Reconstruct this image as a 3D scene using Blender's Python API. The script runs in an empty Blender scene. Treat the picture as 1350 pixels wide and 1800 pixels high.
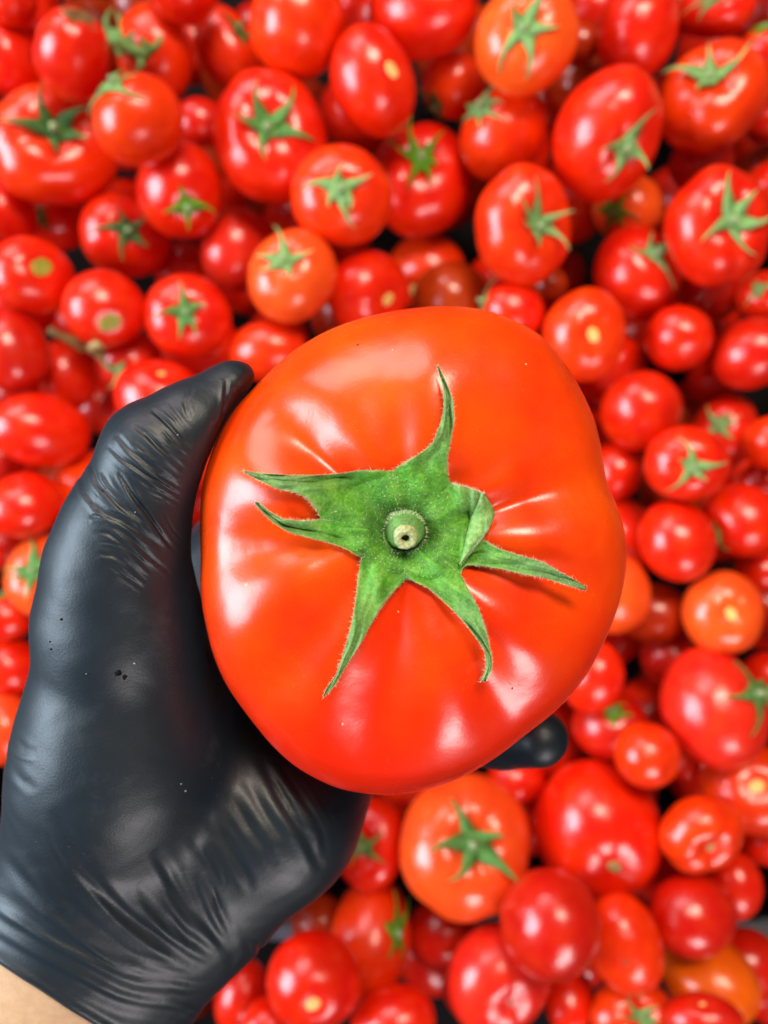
import bpy, bmesh, math, random
import numpy as np
from mathutils import Vector, Matrix
from mathutils.bvhtree import BVHTree

random.seed(11); rng = np.random.default_rng(5)
scene = bpy.context.scene
COL = scene.collection

# ------------------------------------------------------------------ camera
F = 1447.0                    # focal length in photo pixels (1350 x 1800)
CX, CY, CAMZ = 675.0, 900.0, 0.70
cam_d = bpy.data.cameras.new('camera'); cam = bpy.data.objects.new('camera', cam_d); COL.objects.link(cam)
cam.location = (0, 0, CAMZ)   # straight down, picture top = +Y
cam_d.sensor_fit = 'HORIZONTAL'; cam_d.sensor_width = 36.0; cam_d.lens = 36.0*F/1350.0
cam_d.clip_start = 0.01; cam_d.clip_end = 50.0
cam_d.dof.use_dof = True; cam_d.dof.focus_distance = 0.186; cam_d.dof.aperture_fstop = 12.5
scene.camera = cam

# ------------------------------------------------------------------ world + lamps + exposure
w = bpy.data.worlds.new('World'); scene.world = w; w.use_nodes = True
bg = w.node_tree.nodes['Background']; bg.inputs[0].default_value = (0.80, 0.86, 1.0, 1); bg.inputs[1].default_value = 0.055
def lamp(name, direction, dist, sx, sy, power, col):
    d = bpy.data.lights.new(name, 'AREA'); d.shape = 'RECTANGLE'; d.size = sx; d.size_y = sy
    d.energy = power; d.color = col
    o = bpy.data.objects.new(name, d); COL.objects.link(o)
    v = Vector(direction).normalized(); c = Vector((0, 0, 0.28))
    o.location = c + v*dist
    o.rotation_euler = (-v).to_track_quat('-Z', 'Y').to_euler()
    return o
lamp('side_daylight', (-0.93, 0.02, 0.46), 1.8, 1.05, 0.85, 60, (0.70, 0.86, 1.0))
lamp('back_lamp',     (-0.42, 0.80, 0.50), 1.8, 0.95, 0.70, 16, (1.0, 0.84, 0.86))
lamp('warm_lamp',     (0.14, 0.52, 0.84), 1.7, 0.70, 0.38, 30, (1.0, 0.88, 0.70))
lamp('front_lamp',    (0.30, -0.80, 0.56), 1.7, 0.52, 0.48, 15, (1.0, 0.92, 0.93))
vs = scene.view_settings; vs.view_transform = 'Standard'; vs.look = 'None'; vs.exposure = -0.12; vs.gamma = 1.0
vs.use_curve_mapping = False
scene.render.engine = 'CYCLES'
scene.cycles.max_bounces = 6; scene.cycles.use_denoising = True

# ------------------------------------------------------------------ helpers
def P(px, py, d):
    return np.array([(px-CX)/F*d, (CY-py)/F*d, CAMZ-d])
def V(px, py, d): return Vector(P(px, py, d))

def mesh_obj(name, verts, faces, mat=None, parent=None, smooth=True):
    me = bpy.data.meshes.new(name)
    me.from_pydata([tuple(v) for v in verts], [], [tuple(f) for f in faces]); me.update()
    if smooth: me.polygons.foreach_set('use_smooth', [True]*len(me.polygons))
    o = bpy.data.objects.new(name, me); COL.objects.link(o)
    if mat: me.materials.append(mat)
    if parent is not None: o.parent = parent
    return o
def link_mesh(name, me, parent=None):
    o = bpy.data.objects.new(name, me); COL.objects.link(o)
    if parent is not None: o.parent = parent
    return o
def tag(o, label, cat, group=None, kind=None):
    if label: o['label'] = label
    if cat: o['category'] = cat
    if group: o['group'] = group
    if kind: o['kind'] = kind
    return o
def tube(pts, radii, n=8, cap=True):
    pts = [Vector(p) for p in pts]; vs_, fs = [], []
    up = Vector((0.13, 0.2, 1)).normalized()
    for i, p in enumerate(pts):
        t = (pts[min(i+1, len(pts)-1)] - pts[max(i-1, 0)]).normalized()
        a = t.cross(up)
        if a.length < 1e-4: a = t.cross(Vector((1, 0, 0)))
        a.normalize(); b = t.cross(a)
        for k in range(n):
            q = 2*math.pi*k/n
            vs_.append(p + (a*math.cos(q) + b*math.sin(q))*radii[i])
    for i in range(len(pts)-1):
        for k in range(n):
            fs.append((i*n+k, i*n+(k+1) % n, (i+1)*n+(k+1) % n, (i+1)*n+k))
    if cap:
        fs.append(tuple(range(n-1, -1, -1))); fs.append(tuple((len(pts)-1)*n+k for k in range(n)))
    return vs_, fs

# ------------------------------------------------------------------ materials
def new_mat(name):
    m = bpy.data.materials.new(name); m.use_nodes = True
    nt = m.node_tree; b = nt.nodes['Principled BSDF']
    return m, nt, b
def node(nt, t, **kw):
    n = nt.nodes.new(t)
    for k, v in kw.items(): setattr(n, k, v)
    return n
def ramp(nt, stops):
    r = node(nt, 'ShaderNodeValToRGB'); e = r.color_ramp.elements
    while len(e) < len(stops): e.new(0.5)
    for x, (p, c) in zip(e, stops):
        x.position = p; x.color = (*c, 1) if len(c) == 3 else c
    return r
def mixc(nt, a, b, fac, mode='MIX'):
    m = node(nt, 'ShaderNodeMix', data_type='RGBA', blend_type=mode)
    for s, v in ((0, fac), (6, a), (7, b)):
        if hasattr(v, 'links') or hasattr(v, 'is_linked'): nt.links.new(v, m.inputs[s])
        elif isinstance(v, (int, float)): m.inputs[s].default_value = v
        else: m.inputs[s].default_value = (*v, 1)
    return m.outputs[2]
def noise(nt, scale, detail=3, coord=None, rough=0.5):
    n = node(nt, 'ShaderNodeTexNoise'); n.inputs['Scale'].default_value = scale
    n.inputs['Detail'].default_value = detail; n.inputs['Roughness'].default_value = rough
    if coord is not None: nt.links.new(coord, n.inputs['Vector'])
    return n

def tomato_material(name, scale, sss, speck=False):
    m, nt, b = new_mat(name); L = nt.links.new
    tc = node(nt, 'ShaderNodeTexCoord'); oi = node(nt, 'ShaderNodeObjectInfo')
    n1 = noise(nt, 2.2*scale, 3, tc.outputs['Object'])
    r1 = ramp(nt, [(0.32, (0, 0, 0)), (0.72, (1, 1, 1))]); L(n1.outputs['Fac'], r1.inputs['Fac'])
    hs = node(nt, 'ShaderNodeHueSaturation'); hs.inputs['Hue'].default_value = 0.508 if speck else 0.504; hs.inputs['Value'].default_value = 1.12
    L(oi.outputs['Color'], hs.inputs['Color'])
    c = mixc(nt, oi.outputs['Color'], hs.outputs['Color'], r1.outputs['Color'])
    if speck:   # riper, redder flank on one side of the big fruit
        sx = node(nt, 'ShaderNodeSeparateXYZ'); L(tc.outputs['Object'], sx.inputs[0])
        wz = node(nt, 'ShaderNodeMath', operation='MULTIPLY_ADD'); L(n1.outputs['Fac'], wz.inputs[0]); wz.inputs[1].default_value = 0.03; L(sx.outputs['Y'], wz.inputs[2])
        mr = node(nt, 'ShaderNodeMapRange', interpolation_type='SMOOTHSTEP'); L(wz.outputs[0], mr.inputs['Value']); mr.inputs['From Min'].default_value = -0.045; mr.inputs['From Max'].default_value = 0.025
        c = mixc(nt, (0.80, 0.016, 0.0003), c, mr.outputs[0])
    # small pale lenticels in the skin
    vo = node(nt, 'ShaderNodeTexVoronoi'); vo.inputs['Scale'].default_value = 26*scale; L(tc.outputs['Object'], vo.inputs['Vector'])
    rv = ramp(nt, [(0.0, (1, 1, 1)), (0.07 if speck else 0.05, (0, 0, 0))]); L(vo.outputs['Distance'], rv.inputs['Fac'])
    sel = noise(nt, 9*scale, 1, tc.outputs['Object']); rs = ramp(nt, [(0.55, (0, 0, 0)), (0.62, (1, 1, 1))]); L(sel.outputs['Fac'], rs.inputs['Fac'])
    mm = node(nt, 'ShaderNodeMath', operation='MULTIPLY'); L(rv.outputs['Color'], mm.inputs[0]); L(rs.outputs['Color'], mm.inputs[1])
    m2 = node(nt, 'ShaderNodeMath', operation='MULTIPLY'); L(mm.outputs[0], m2.inputs[0]); m2.inputs[1].default_value = 0.8 if speck else 0.55
    c = mixc(nt, c, (0.85, 0.42, 0.12), m2.outputs[0])
    L(c, b.inputs['Base Color'])
    b.inputs['Specular IOR Level'].default_value = 0.5
    b.inputs['Subsurface Weight'].default_value = sss
    b.inputs['Subsurface Radius'].default_value = (1.0, 0.22, 0.1)
    b.inputs['Subsurface Scale'].default_value = 0.004
    n2 = noise(nt, 5*scale, 4, tc.outputs['Object'])
    rr = node(nt, 'ShaderNodeMapRange'); L(n2.outputs['Fac'], rr.inputs['Value'])
    rr.inputs['To Min'].default_value = 0.20 if speck else 0.20; rr.inputs['To Max'].default_value = 0.32 if speck else 0.30
    L(rr.outputs[0], b.inputs['Roughness'])
    b.inputs['Coat Weight'].default_value = 0.15 if speck else 0.25; b.inputs['Coat Roughness'].default_value = 0.28 if speck else 0.2
    n3 = noise(nt, 60*scale, 2, tc.outputs['Object'])
    bp = node(nt, 'ShaderNodeBump'); bp.inputs['Strength'].default_value = 0.045 if speck else 0.05; bp.inputs['Distance'].default_value = 0.0006 if speck else 0.02
    n5 = noise(nt, (3.2 if speck else 2.6)*scale, 2, tc.outputs['Object']); bq = node(nt, 'ShaderNodeBump'); bq.inputs['Strength'].default_value = 0.24 if speck else 0.05; bq.inputs['Distance'].default_value = 0.0022 if speck else 0.035
    L(n5.outputs['Fac'], bq.inputs['Height']); L(bq.outputs[0], bp.inputs['Normal'])
    L(n3.outputs['Fac'], bp.inputs['Height']); L(bp.outputs[0], b.inputs['Normal'])
    return m
M_tom = tomato_material('tomato_skin', 1.0, 0.0)
M_held = tomato_material('ripe_tomato_skin', 22.0, 0.25, True)

def green_material(name, scale, use_attr):
    m, nt, b = new_mat(name); L = nt.links.new
    tc = node(nt, 'ShaderNodeTexCoord')
    n1 = noise(nt, scale, 5, tc.outputs['Object'], 0.65)
    r = ramp(nt, [(0.30, (0.04, 0.17, 0.008)), (0.52, (0.095, 0.34, 0.014)), (0.75, (0.22, 0.50, 0.055))])
    L(n1.outputs['Fac'], r.inputs['Fac']); c = r.outputs['Color']
    if use_attr:
        a = node(nt, 'ShaderNodeAttribute', attribute_name='edge'); t = node(nt, 'ShaderNodeAttribute', attribute_name='tip')
        re = ramp(nt, [(0.80, (0, 0, 0)), (1.0, (0.75, 0.75, 0.75))]); L(a.outputs['Fac'], re.inputs['Fac'])
        c = mixc(nt, c, (0.36, 0.46, 0.12), re.outputs['Color'])
        rt = ramp(nt, [(0.08, (0, 0, 0)), (0.6, (0.62, 0.62, 0.62)), (0.95, (0.7, 0.7, 0.7)), (1.0, (1, 1, 1))]); L(t.outputs['Fac'], rt.inputs['Fac'])
        c = mixc(nt, c, (0.20, 0.31, 0.13), rt.outputs['Color'])
        vn = node(nt, 'ShaderNodeAttribute', attribute_name='vein'); vm = node(nt, 'ShaderNodeMath', operation='MULTIPLY'); L(vn.outputs['Fac'], vm.inputs[0]); vm.inputs[1].default_value = 0.30
        c = mixc(nt, c, (0.26, 0.46, 0.10), vm.outputs[0])
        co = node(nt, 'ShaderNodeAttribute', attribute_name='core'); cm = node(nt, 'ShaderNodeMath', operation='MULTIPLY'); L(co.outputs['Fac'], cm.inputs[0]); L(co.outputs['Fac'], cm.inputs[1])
        c = mixc(nt, c, (0.022, 0.085, 0.006), cm.outputs[0])  # shade among the hairs round the stem, put into the colour
        n4 = noise(nt, scale*5, 3, tc.outputs['Object'], 0.7)
        r4 = ramp(nt, [(0.35, (0.55, 0.55, 0.55)), (0.6, (1, 1, 1))]); L(n4.outputs['Fac'], r4.inputs['Fac'])
        c = mixc(nt, c, r4.outputs['Color'], 0.7, 'MULTIPLY')
    else:
        oi = node(nt, 'ShaderNodeObjectInfo')
        c = mixc(nt, c, oi.outputs['Color'], 0.75)
    L(c, b.inputs['Base Color'])
    b.inputs['Roughness'].default_value = 0.55; b.inputs['Specular IOR Level'].default_value = 0.35
    n3 = noise(nt, scale*7, 4, tc.outputs['Object'])
    bp = node(nt, 'ShaderNodeBump'); bp.inputs['Strength'].default_value = 0.5
    bp.inputs['Distance'].default_value = 0.0007 if use_attr else 0.03
    L(n3.outputs['Fac'], bp.inputs['Height']); L(bp.outputs[0], b.inputs['Normal'])
    return m
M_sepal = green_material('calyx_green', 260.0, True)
M_cal = green_material('small_calyx_green', 5.0, False)
M_stalk = green_material('stalk_green', 300.0, True)

def plain(name, col, rough=0.6, spec=0.4, nscale=None, col2=None, bump=0.0, bdist=0.001):
    m, nt, b = new_mat(name); L = nt.links.new
    b.inputs['Roughness'].default_value = rough; b.inputs['Specular IOR Level'].default_value = spec
    b.inputs['Base Color'].default_value = (*col, 1)
    if nscale:
        tc = node(nt, 'ShaderNodeTexCoord'); n = noise(nt, nscale, 4, tc.outputs['Object'])
        r = ramp(nt, [(0.35, col), (0.7, col2 or col)]); L(n.outputs['Fac'], r.inputs['Fac']); L(r.outputs['Color'], b.inputs['Base Color'])
        if bump:
            bp = node(nt, 'ShaderNodeBump'); bp.inputs['Strength'].default_value = bump; bp.inputs['Distance'].default_value = bdist
            L(n.outputs['Fac'], bp.inputs['Height']); L(bp.outputs[0], b.inputs['Normal'])
    return m
M_cut = plain('cut_stem_pith', (0.26, 0.32, 0.11), 0.8, 0.2, 1400, (0.56, 0.54, 0.30), 0.6, 0.0004)
M_hole = plain('stem_core', (0.03, 0.04, 0.012), 0.9, 0.1, 900, (0.06, 0.06, 0.02))
M_flap = plain('sepal_underside', (0.13, 0.31, 0.06), 0.6, 0.3, 900, (0.30, 0.47, 0.16), 0.9, 0.0005)
M_hair = plain('plant_hair', (0.55, 0.62, 0.36), 0.6, 0.3, 200, (0.65, 0.68, 0.45))
M_scar = plain('stem_scar_cork', (0.75, 0.42, 0.08), 0.5, 0.4, 6, (0.82, 0.62, 0.25))
M_gscar = plain('green_stem_scar', (0.22, 0.26, 0.02), 0.5, 0.4, 8, (0.42, 0.36, 0.05))
M_blos = plain('blossom_scar', (0.25, 0.06, 0.02), 0.7, 0.3, 8, (0.4, 0.14, 0.06))
M_rot = plain('rotten_patch', (0.20, 0.09, 0.02), 0.35, 0.5, 5, (0.30, 0.20, 0.06), 0.6, 0.05)
M_dry = plain('dry_stalk', (0.32, 0.30, 0.08), 0.7, 0.3, 400, (0.45, 0.26, 0.14))
M_crate = plain('black_crate_plastic', (0.004, 0.003, 0.003), 0.7, 0.1, 60, (0.007, 0.005, 0.005), 0.2, 0.001)
M_rim = plain('grey_crate_plastic', (0.10, 0.12, 0.15), 0.45, 0.5, 60, (0.13, 0.15, 0.18), 0.2, 0.001)
M_ground = plain('dark_ground', (0.02, 0.018, 0.017), 0.9, 0.2, 40, (0.035, 0.03, 0.028), 0.4, 0.003)
M_skin = plain('arm_skin', (0.50, 0.30, 0.17), 0.5, 0.4, 350, (0.56, 0.35, 0.20), 0.35, 0.0006)

def glove_material():
    m, nt, b = new_mat('black_nitrile'); L = nt.links.new
    tc = node(nt, 'ShaderNodeTexCoord'); O = tc.outputs['Object']
    n = noise(nt, 45, 4, O); r = ramp(nt, [(0.3, (0.005, 0.010, 0.0155)), (0.75, (0.008, 0.0145, 0.0215))])
    L(n.outputs['Fac'], r.inputs['Fac']); c = r.outputs['Color']
    # powdery dust flecks, gathered in patches
    def flecks(vs_, thr, ns, lo, hi, colr, cc, amt):
        vo = node(nt, 'ShaderNodeTexVoronoi'); vo.inputs['Scale'].default_value = vs_; L(O, vo.inputs['Vector'])
        wv = noise(nt, vs_*3, 2, O)
        ad = node(nt, 'ShaderNodeMath', operation='ADD'); mu = node(nt, 'ShaderNodeMath', operation='MULTIPLY_ADD')
        L(wv.outputs['Fac'], mu.inputs[0]); mu.inputs[1].default_value = 0.12; mu.inputs[2].default_value = -0.06
        L(vo.outputs['Distance'], ad.inputs[0]); L(mu.outputs[0], ad.inputs[1])
        rv = ramp(nt, [(thr*0.6, (1, 1, 1)), (thr, (0, 0, 0))]); L(ad.outputs[0], rv.inputs['Fac'])
        s = noise(nt, ns, 2, O); rs = ramp(nt, [(lo, (0, 0, 0)), (hi, (1, 1, 1))]); L(s.outputs['Fac'], rs.inputs['Fac'])
        mm = node(nt, 'ShaderNodeMath', operation='MULTIPLY'); L(rv.outputs['Color'], mm.inputs[0]); L(rs.outputs['Color'], mm.inputs[1])
        m2 = node(nt, 'ShaderNodeMath', operation='MULTIPLY'); L(mm.outputs[0], m2.inputs[0]); m2.inputs[1].default_value = amt
        return mixc(nt, cc, colr, m2.outputs[0]), m2.outputs[0]
    c, f1 = flecks(700, 0.10, 60, 0.62, 0.70, (0.20, 0.22, 0.24), c, 0.5)
    sm = noise(nt, 38, 5, O, 0.7); rsm = ramp(nt, [(0.58, (0, 0, 0)), (0.80, (0.22, 0.22, 0.22))]); L(sm.outputs['Fac'], rsm.inputs['Fac'])
    c = mixc(nt, c, (0.10, 0.11, 0.12), rsm.outputs['Color'])
    L(c, b.inputs['Base Color'])
    n2 = noise(nt, 70, 3, O); rr = node(nt, 'ShaderNodeMapRange'); L(n2.outputs['Fac'], rr.inputs['Value'])
    rr.inputs['To Min'].default_value = 0.41; rr.inputs['To Max'].default_value = 0.52; L(rr.outputs[0], b.inputs['Roughness'])
    b.inputs['Specular IOR Level'].default_value = 0.5
    n3 = noise(nt, 1600, 3, O); bp = node(nt, 'ShaderNodeBump'); bp.inputs['Strength'].default_value = 0.12; bp.inputs['Distance'].default_value = 0.0004
    L(n3.outputs['Fac'], bp.inputs['Height']); L(bp.outputs[0], b.inputs['Normal'])
    return m
M_glove = glove_material()
M_smudge = plain('dirt_spot', (0.004, 0.004, 0.004), 0.9, 0.1, 900, (0.008, 0.008, 0.008))

# ------------------------------------------------------------------ setting: ground and crates
g = mesh_obj('ground', [(-3, -3, 0), (3, -3, 0), (3, 3, 0), (-3, 3, 0)], [(0, 1, 2, 3)], M_ground); tag(g, None, None, kind='structure')

def box(bm, x0, x1, y0, y1, z0, z1):
    r = bmesh.ops.create_cube(bm, size=1.0)
    for v in r['verts']:
        v.co = Vector(((x0+x1)/2+v.co.x*(x1-x0), (y0+y1)/2+v.co.y*(y1-y0), (z0+z1)/2+v.co.z*(z1-z0)))
def bm_obj(name, bm, mat, parent=None, bevel=0.0):
    if bevel: bmesh.ops.bevel(bm, geom=bm.edges[:], offset=bevel, segments=2, affect='EDGES')
    me = bpy.data.meshes.new(name); bm.to_mesh(me); bm.free(); me.materials.append(mat)
    o = bpy.data.objects.new(name, me); COL.objects.link(o)
    if parent is not None: o.parent = parent
    return o
def crate(x0, x1, y0, y1, h, label):
    root = bpy.data.objects.new('plastic_crate', None); COL.objects.link(root); root.location = ((x0+x1)/2, (y0+y1)/2, 0.002)
    tag(root, label, 'crate', 'black plastic crates under the heap')
    cx, cy = (x0+x1)/2, (y0+y1)/2; a0, a1, b0, b1 = x0-cx, x1-cx, y0-cy, y1-cy; t = 0.004
    bm = bmesh.new(); box(bm, a0, a1, b0, b1, 0.0, 0.006); bm_obj('base', bm, M_crate, root)
    for nm, (p0, p1, q0, q1) in {'n': (a0, a1, b1-t, b1), 's': (a0, a1, b0, b0+t), 'w': (a0, a0+t, b0+t, b1-t), 'e': (a1-t, a1, b0+t, b1-t)}.items():
        bm = bmesh.new()
        for k in range(3):                       # three horizontal bands with slots between, joined by posts
            z0 = 0.006+k*(h-0.006)/3; z1 = z0+(h-0.006)/3*0.62
            box(bm, p0, p1, q0, q1, z0, z1)
        lng = (p1-p0) > (q1-q0); n = 7
        for k in range(n):
            f0 = k/n; f1 = f0+0.022
            if lng: box(bm, p0+(p1-p0)*f0, p0+(p1-p0)*f1, q0-0.001, q1+0.001, 0.006, h)
            else: box(bm, p0-0.001, p1+0.001, q0+(q1-q0)*f0, q0+(q1-q0)*f1, 0.006, h)
        bm_obj('wall', bm, M_crate, root)
        bm = bmesh.new(); e = 0.0035
        if lng: box(bm, p0-e, p1+e, q0-e, q1+e, h, h+0.008)
        else: box(bm, p0-e, p1+e, q0+e+0.0005, q1-e-0.0005, h, h+0.008)
        bm_obj('rim', bm, M_rim, root, 0.0012)
    return root
RIM_D = 0.555
yr = -(1633-CY)/F*RIM_D
crate(-0.34, 0.34, yr-0.004, yr+0.80, CAMZ-RIM_D-0.008, 'black crate under the upper heap, its grey rim showing near the lower picture corner')
crate(-0.34, 0.34, yr-0.42, yr-0.014, CAMZ-RIM_D-0.05, 'black crate under the tomatoes along the bottom of the picture')

# ------------------------------------------------------------------ the big held tomato
AXP = (712.0, 938.0); DEQ = 0.206; DTOP = 0.176
OUT = [(740, 541), (850, 548), (950, 590), (1020, 680), (1054, 770), (1072, 850), (1100, 960), (1090, 1060), (1052, 1140), (1000, 1215),
       (930, 1285), (850, 1342), (760, 1382), (690, 1399), (600, 1390), (520, 1347), (450, 1280), (400, 1210), (366, 1100), (350, 990),
       (350, 900), (370, 800), (410, 710), (470, 650), (540, 600), (620, 562), (680, 546)]
AX = P(*AXP, DEQ); ZC = AX[2]
op = np.array([P(x, y, DEQ)[:2] for x, y in OUT]) - AX[:2]
oth = np.arctan2(op[:, 1], op[:, 0]); orr = np.hypot(op[:, 0], op[:, 1])/1.016
ordr = np.argsort(oth); oth, orr = oth[ordr], orr[ordr]
_tt = np.linspace(-math.pi, math.pi, 721)
_rr = np.interp(_tt, np.concatenate([oth-2*math.pi, oth, oth+2*math.pi]), np.tile(orr, 3))
_k = np.exp(-np.linspace(-2, 2, 25)**2); _k /= _k.sum()
_rr = np.convolve(np.concatenate([_rr[-13:-1], _rr, _rr[1:13]]), _k, 'valid')
def Rout(th): return np.interp((th+math.pi) % (2*math.pi)-math.pi, _tt, _rr)
def ang_to(px, py): return math.atan2(-(py-AXP[1]), px-AXP[0])
# grooves between the lobes: (towards pixel, depth mm, angular width, inner rho, outer rho)
GRV = [((470, 715), 4.4, 0.15, 0.20, 0.78), ((690, 700), 2.2, 0.13, 0.1, 0.58), ((985, 850), 5.2, 0.15, 0.20, 0.76), ((905, 1290), 3.6, 0.13, 0.28, 0.85),
       ((380, 960), 3.6, 0.18, 0.3, 0.84), ((480, 1200), 2.8, 0.17, 0.25, 0.76), ((1000, 700), 2.0, 0.15, 0.3, 0.75), ((640, 1300), 2.2, 0.16, 0.25, 0.76),
       ((1030, 1060), 2.8, 0.15, 0.25, 0.76)]
GRV = [(ang_to(*p), d/1000, wd, a, b) for p, d, wd, a, b in GRV]
LT = np.linspace(0, 2*math.pi, 721)
_gs = sorted((a % (2*math.pi), d) for a, d, *_ in GRV); _ga = np.array([g_[0] for g_ in _gs]); _gd = np.array([g_[1] for g_ in _gs])
_k0 = np.searchsorted(_ga, LT, side='right')-1
_a0 = np.where(_k0 < 0, _ga[-1]-2*math.pi, _ga[_k0]); _a1 = np.where(_k0 == len(_ga)-1, _ga[0]+2*math.pi, _ga[(_k0+1) % len(_ga)])
_u = np.clip((LT-_a0)/(_a1-_a0), 0, 1); LOBE = (_gd[_k0]*(1-_u)+_gd[(_k0+1) % len(_ga)]*_u)*np.abs(2*_u-1)**2.0
_kk = np.exp(-(np.arange(-36, 37)/14.0)**2); _kk /= _kk.sum(); LOBE = np.convolve(np.concatenate([LOBE[-37:-1], LOBE, LOBE[1:37]]), _kk, 'valid')
H_UP, H_DN = 0.034, 0.036
def held_surface(th, ph):
    """th angle round the stem axis, ph 0 at the stem .. pi at the blossom end -> xyz"""
    R = Rout(th)
    s, c = np.sin(ph), np.cos(ph)
    rho = np.abs(s)**0.86
    z = np.where(c > 0, H_UP*np.sign(c)*np.abs(c)**0.90, H_DN*np.sign(c)*np.abs(c)**0.9)
    # outline only fully shaped at the belly
    Rm = R.mean() if hasattr(R, 'mean') else R
    Re = 0.0515+(R-0.0515)*np.clip(rho*1.25-0.1, 0, 1)
    x = Re*rho*np.cos(th); y = Re*rho*np.sin(th)
    up = np.clip(c*3, 0, 1)
    z = z - 0.0050*np.exp(-(rho/0.46)**2)*up - 0.0055*np.exp(-(rho/0.24)**2)*up - 0.004*np.exp(-(rho/0.10)**2)*up
    dep = np.zeros_like(th+ph)
    for a, d, wd, r0, r1 in GRV:
        da = (th-a+math.pi) % (2*math.pi)-math.pi
        rho2 = np.where(c > 0, rho, 2-rho)
        fade = np.clip((rho2-r0+0.12)/0.24, 0, 1)*np.clip((r1+0.12-rho2)/0.30, 0, 1)
        fade = fade*fade*(3-2*fade)
        ww = wd*(0.55+0.45/np.maximum(rho, 0.25))
        dep += 0.60*d*fade*(0.90*np.exp(-(da/(ww*1.9))**2)+(0.10 if d > 0.0034 else 0.0)*np.exp(-(da/(ww*0.45))**2))
    lobe = np.interp(np.mod(th, 2*math.pi), LT, LOBE)
    rho2 = np.where(c > 0, rho, 2-rho); env = np.clip((rho2-0.10)/0.30, 0, 1)*np.clip((1.5-rho2)/0.75, 0, 1)
    dep += 0.85*lobe*env*np.where(rho2 < 0.8, 1.0, np.clip(1-(rho2-0.8)*2.2, 0.35, 1))
    # broad bumps of the lobes
    dep += 0.0012*np.sin(3*th+0.8)*np.sin(2*ph)*up + 0.0009*np.sin(5*th+2.1+2.5*rho)*np.sin(np.pi*np.clip(rho,0,1))*up + 0.0005*np.sin(9*th-3*rho)*np.sin(np.pi*np.clip(rho,0,1))
    nx, ny, nz = s*np.cos(th), s*np.sin(th), c*1.2
    ln = np.sqrt(nx*nx+ny*ny+nz*nz)
    x = x-dep*nx/ln; y = y-dep*ny/ln; z = z-dep*nz/ln
    return np.stack([x, y, z], -1)
NT, NP = 320, 150
th = np.linspace(0, 2*math.pi, NT, endpoint=False); ph = np.linspace(0, math.pi, NP+1)[1:-1]
TH, PH = np.meshgrid(th, ph)
gv = held_surface(TH, PH).reshape(-1, 3)
top = held_surface(th, np.full(NT, 1e-4)).mean(0); bot = held_surface(th, np.full(NT, math.pi-1e-4)).mean(0)
hv = np.vstack([gv, top, bot]); nr = len(ph); hf = []
for i in range(nr-1):
    for k in range(NT):
        hf.append((i*NT+k, (i+1)*NT+k, (i+1)*NT+(k+1) % NT, i*NT+(k+1) % NT))
for k in range(NT):
    hf.append((len(hv)-2, k, (k+1) % NT)); hf.append((len(hv)-1, (nr-1)*NT+(k+1) % NT, (nr-1)*NT+k))
held = mesh_obj('large_tomato', hv, hf, M_held)
held.location = AX; held.color = (0.80, 0.038, 0.0003, 1)
tag(held, 'very large ripe orange-red tomato with a green star calyx, held in the black glove', 'tomato')
bvh = BVHTree.FromPolygons([Vector(v)+Vector(AX) for v in hv], hf)
camv = Vector((0, 0, CAMZ))
def on_held(px, py, lift):
    d = (V(px, py, 1.0)-camv).normalized()
    loc, nrm, idx, dist = bvh.ray_cast(camv, d)
    if loc is None: loc = V(px, py, DEQ)
    return loc - d*lift - Vector(AX)

def blemish(px, py, r, mat):
    n = 8; c = on_held(px, py, 0.00012); a0 = rng.random()*6
    vs_ = [on_held(px, py, 0.00022)]+[on_held(px+r*math.cos(a0+k*.785)*(0.6+.7*rng.random()), py+r*math.sin(a0+k*.785)*(0.6+.7*rng.random()), -0.00005) for k in range(n)]
    mesh_obj('skin_blemish', vs_, [(0, 1+(k+1) % n, 1+k) for k in range(n)], mat, held)
M_bl1 = plain('dark_blemish', (0.10, 0.015, 0.004), 0.7, 0.3, 900, (0.16, 0.03, 0.01)); M_bl2 = plain('pale_blemish', (0.80, 0.36, 0.12), 0.6, 0.3, 900, (0.85, 0.5, 0.25))
for x, y, r, m_ in ((629, 606, 3.0, 0), (433, 1028, 4.0, 1), (440, 1040, 2.2, 1), (602, 1273, 2.6, 1), (700, 1075, 1.8, 1), (925, 640, 2.2, 1), (900, 1210, 2.2, 0), (912, 1204, 1.6, 0), (690, 615, 1.6, 1)):
    blemish(x, y, r, (M_bl1, M_bl2)[m_])
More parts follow.
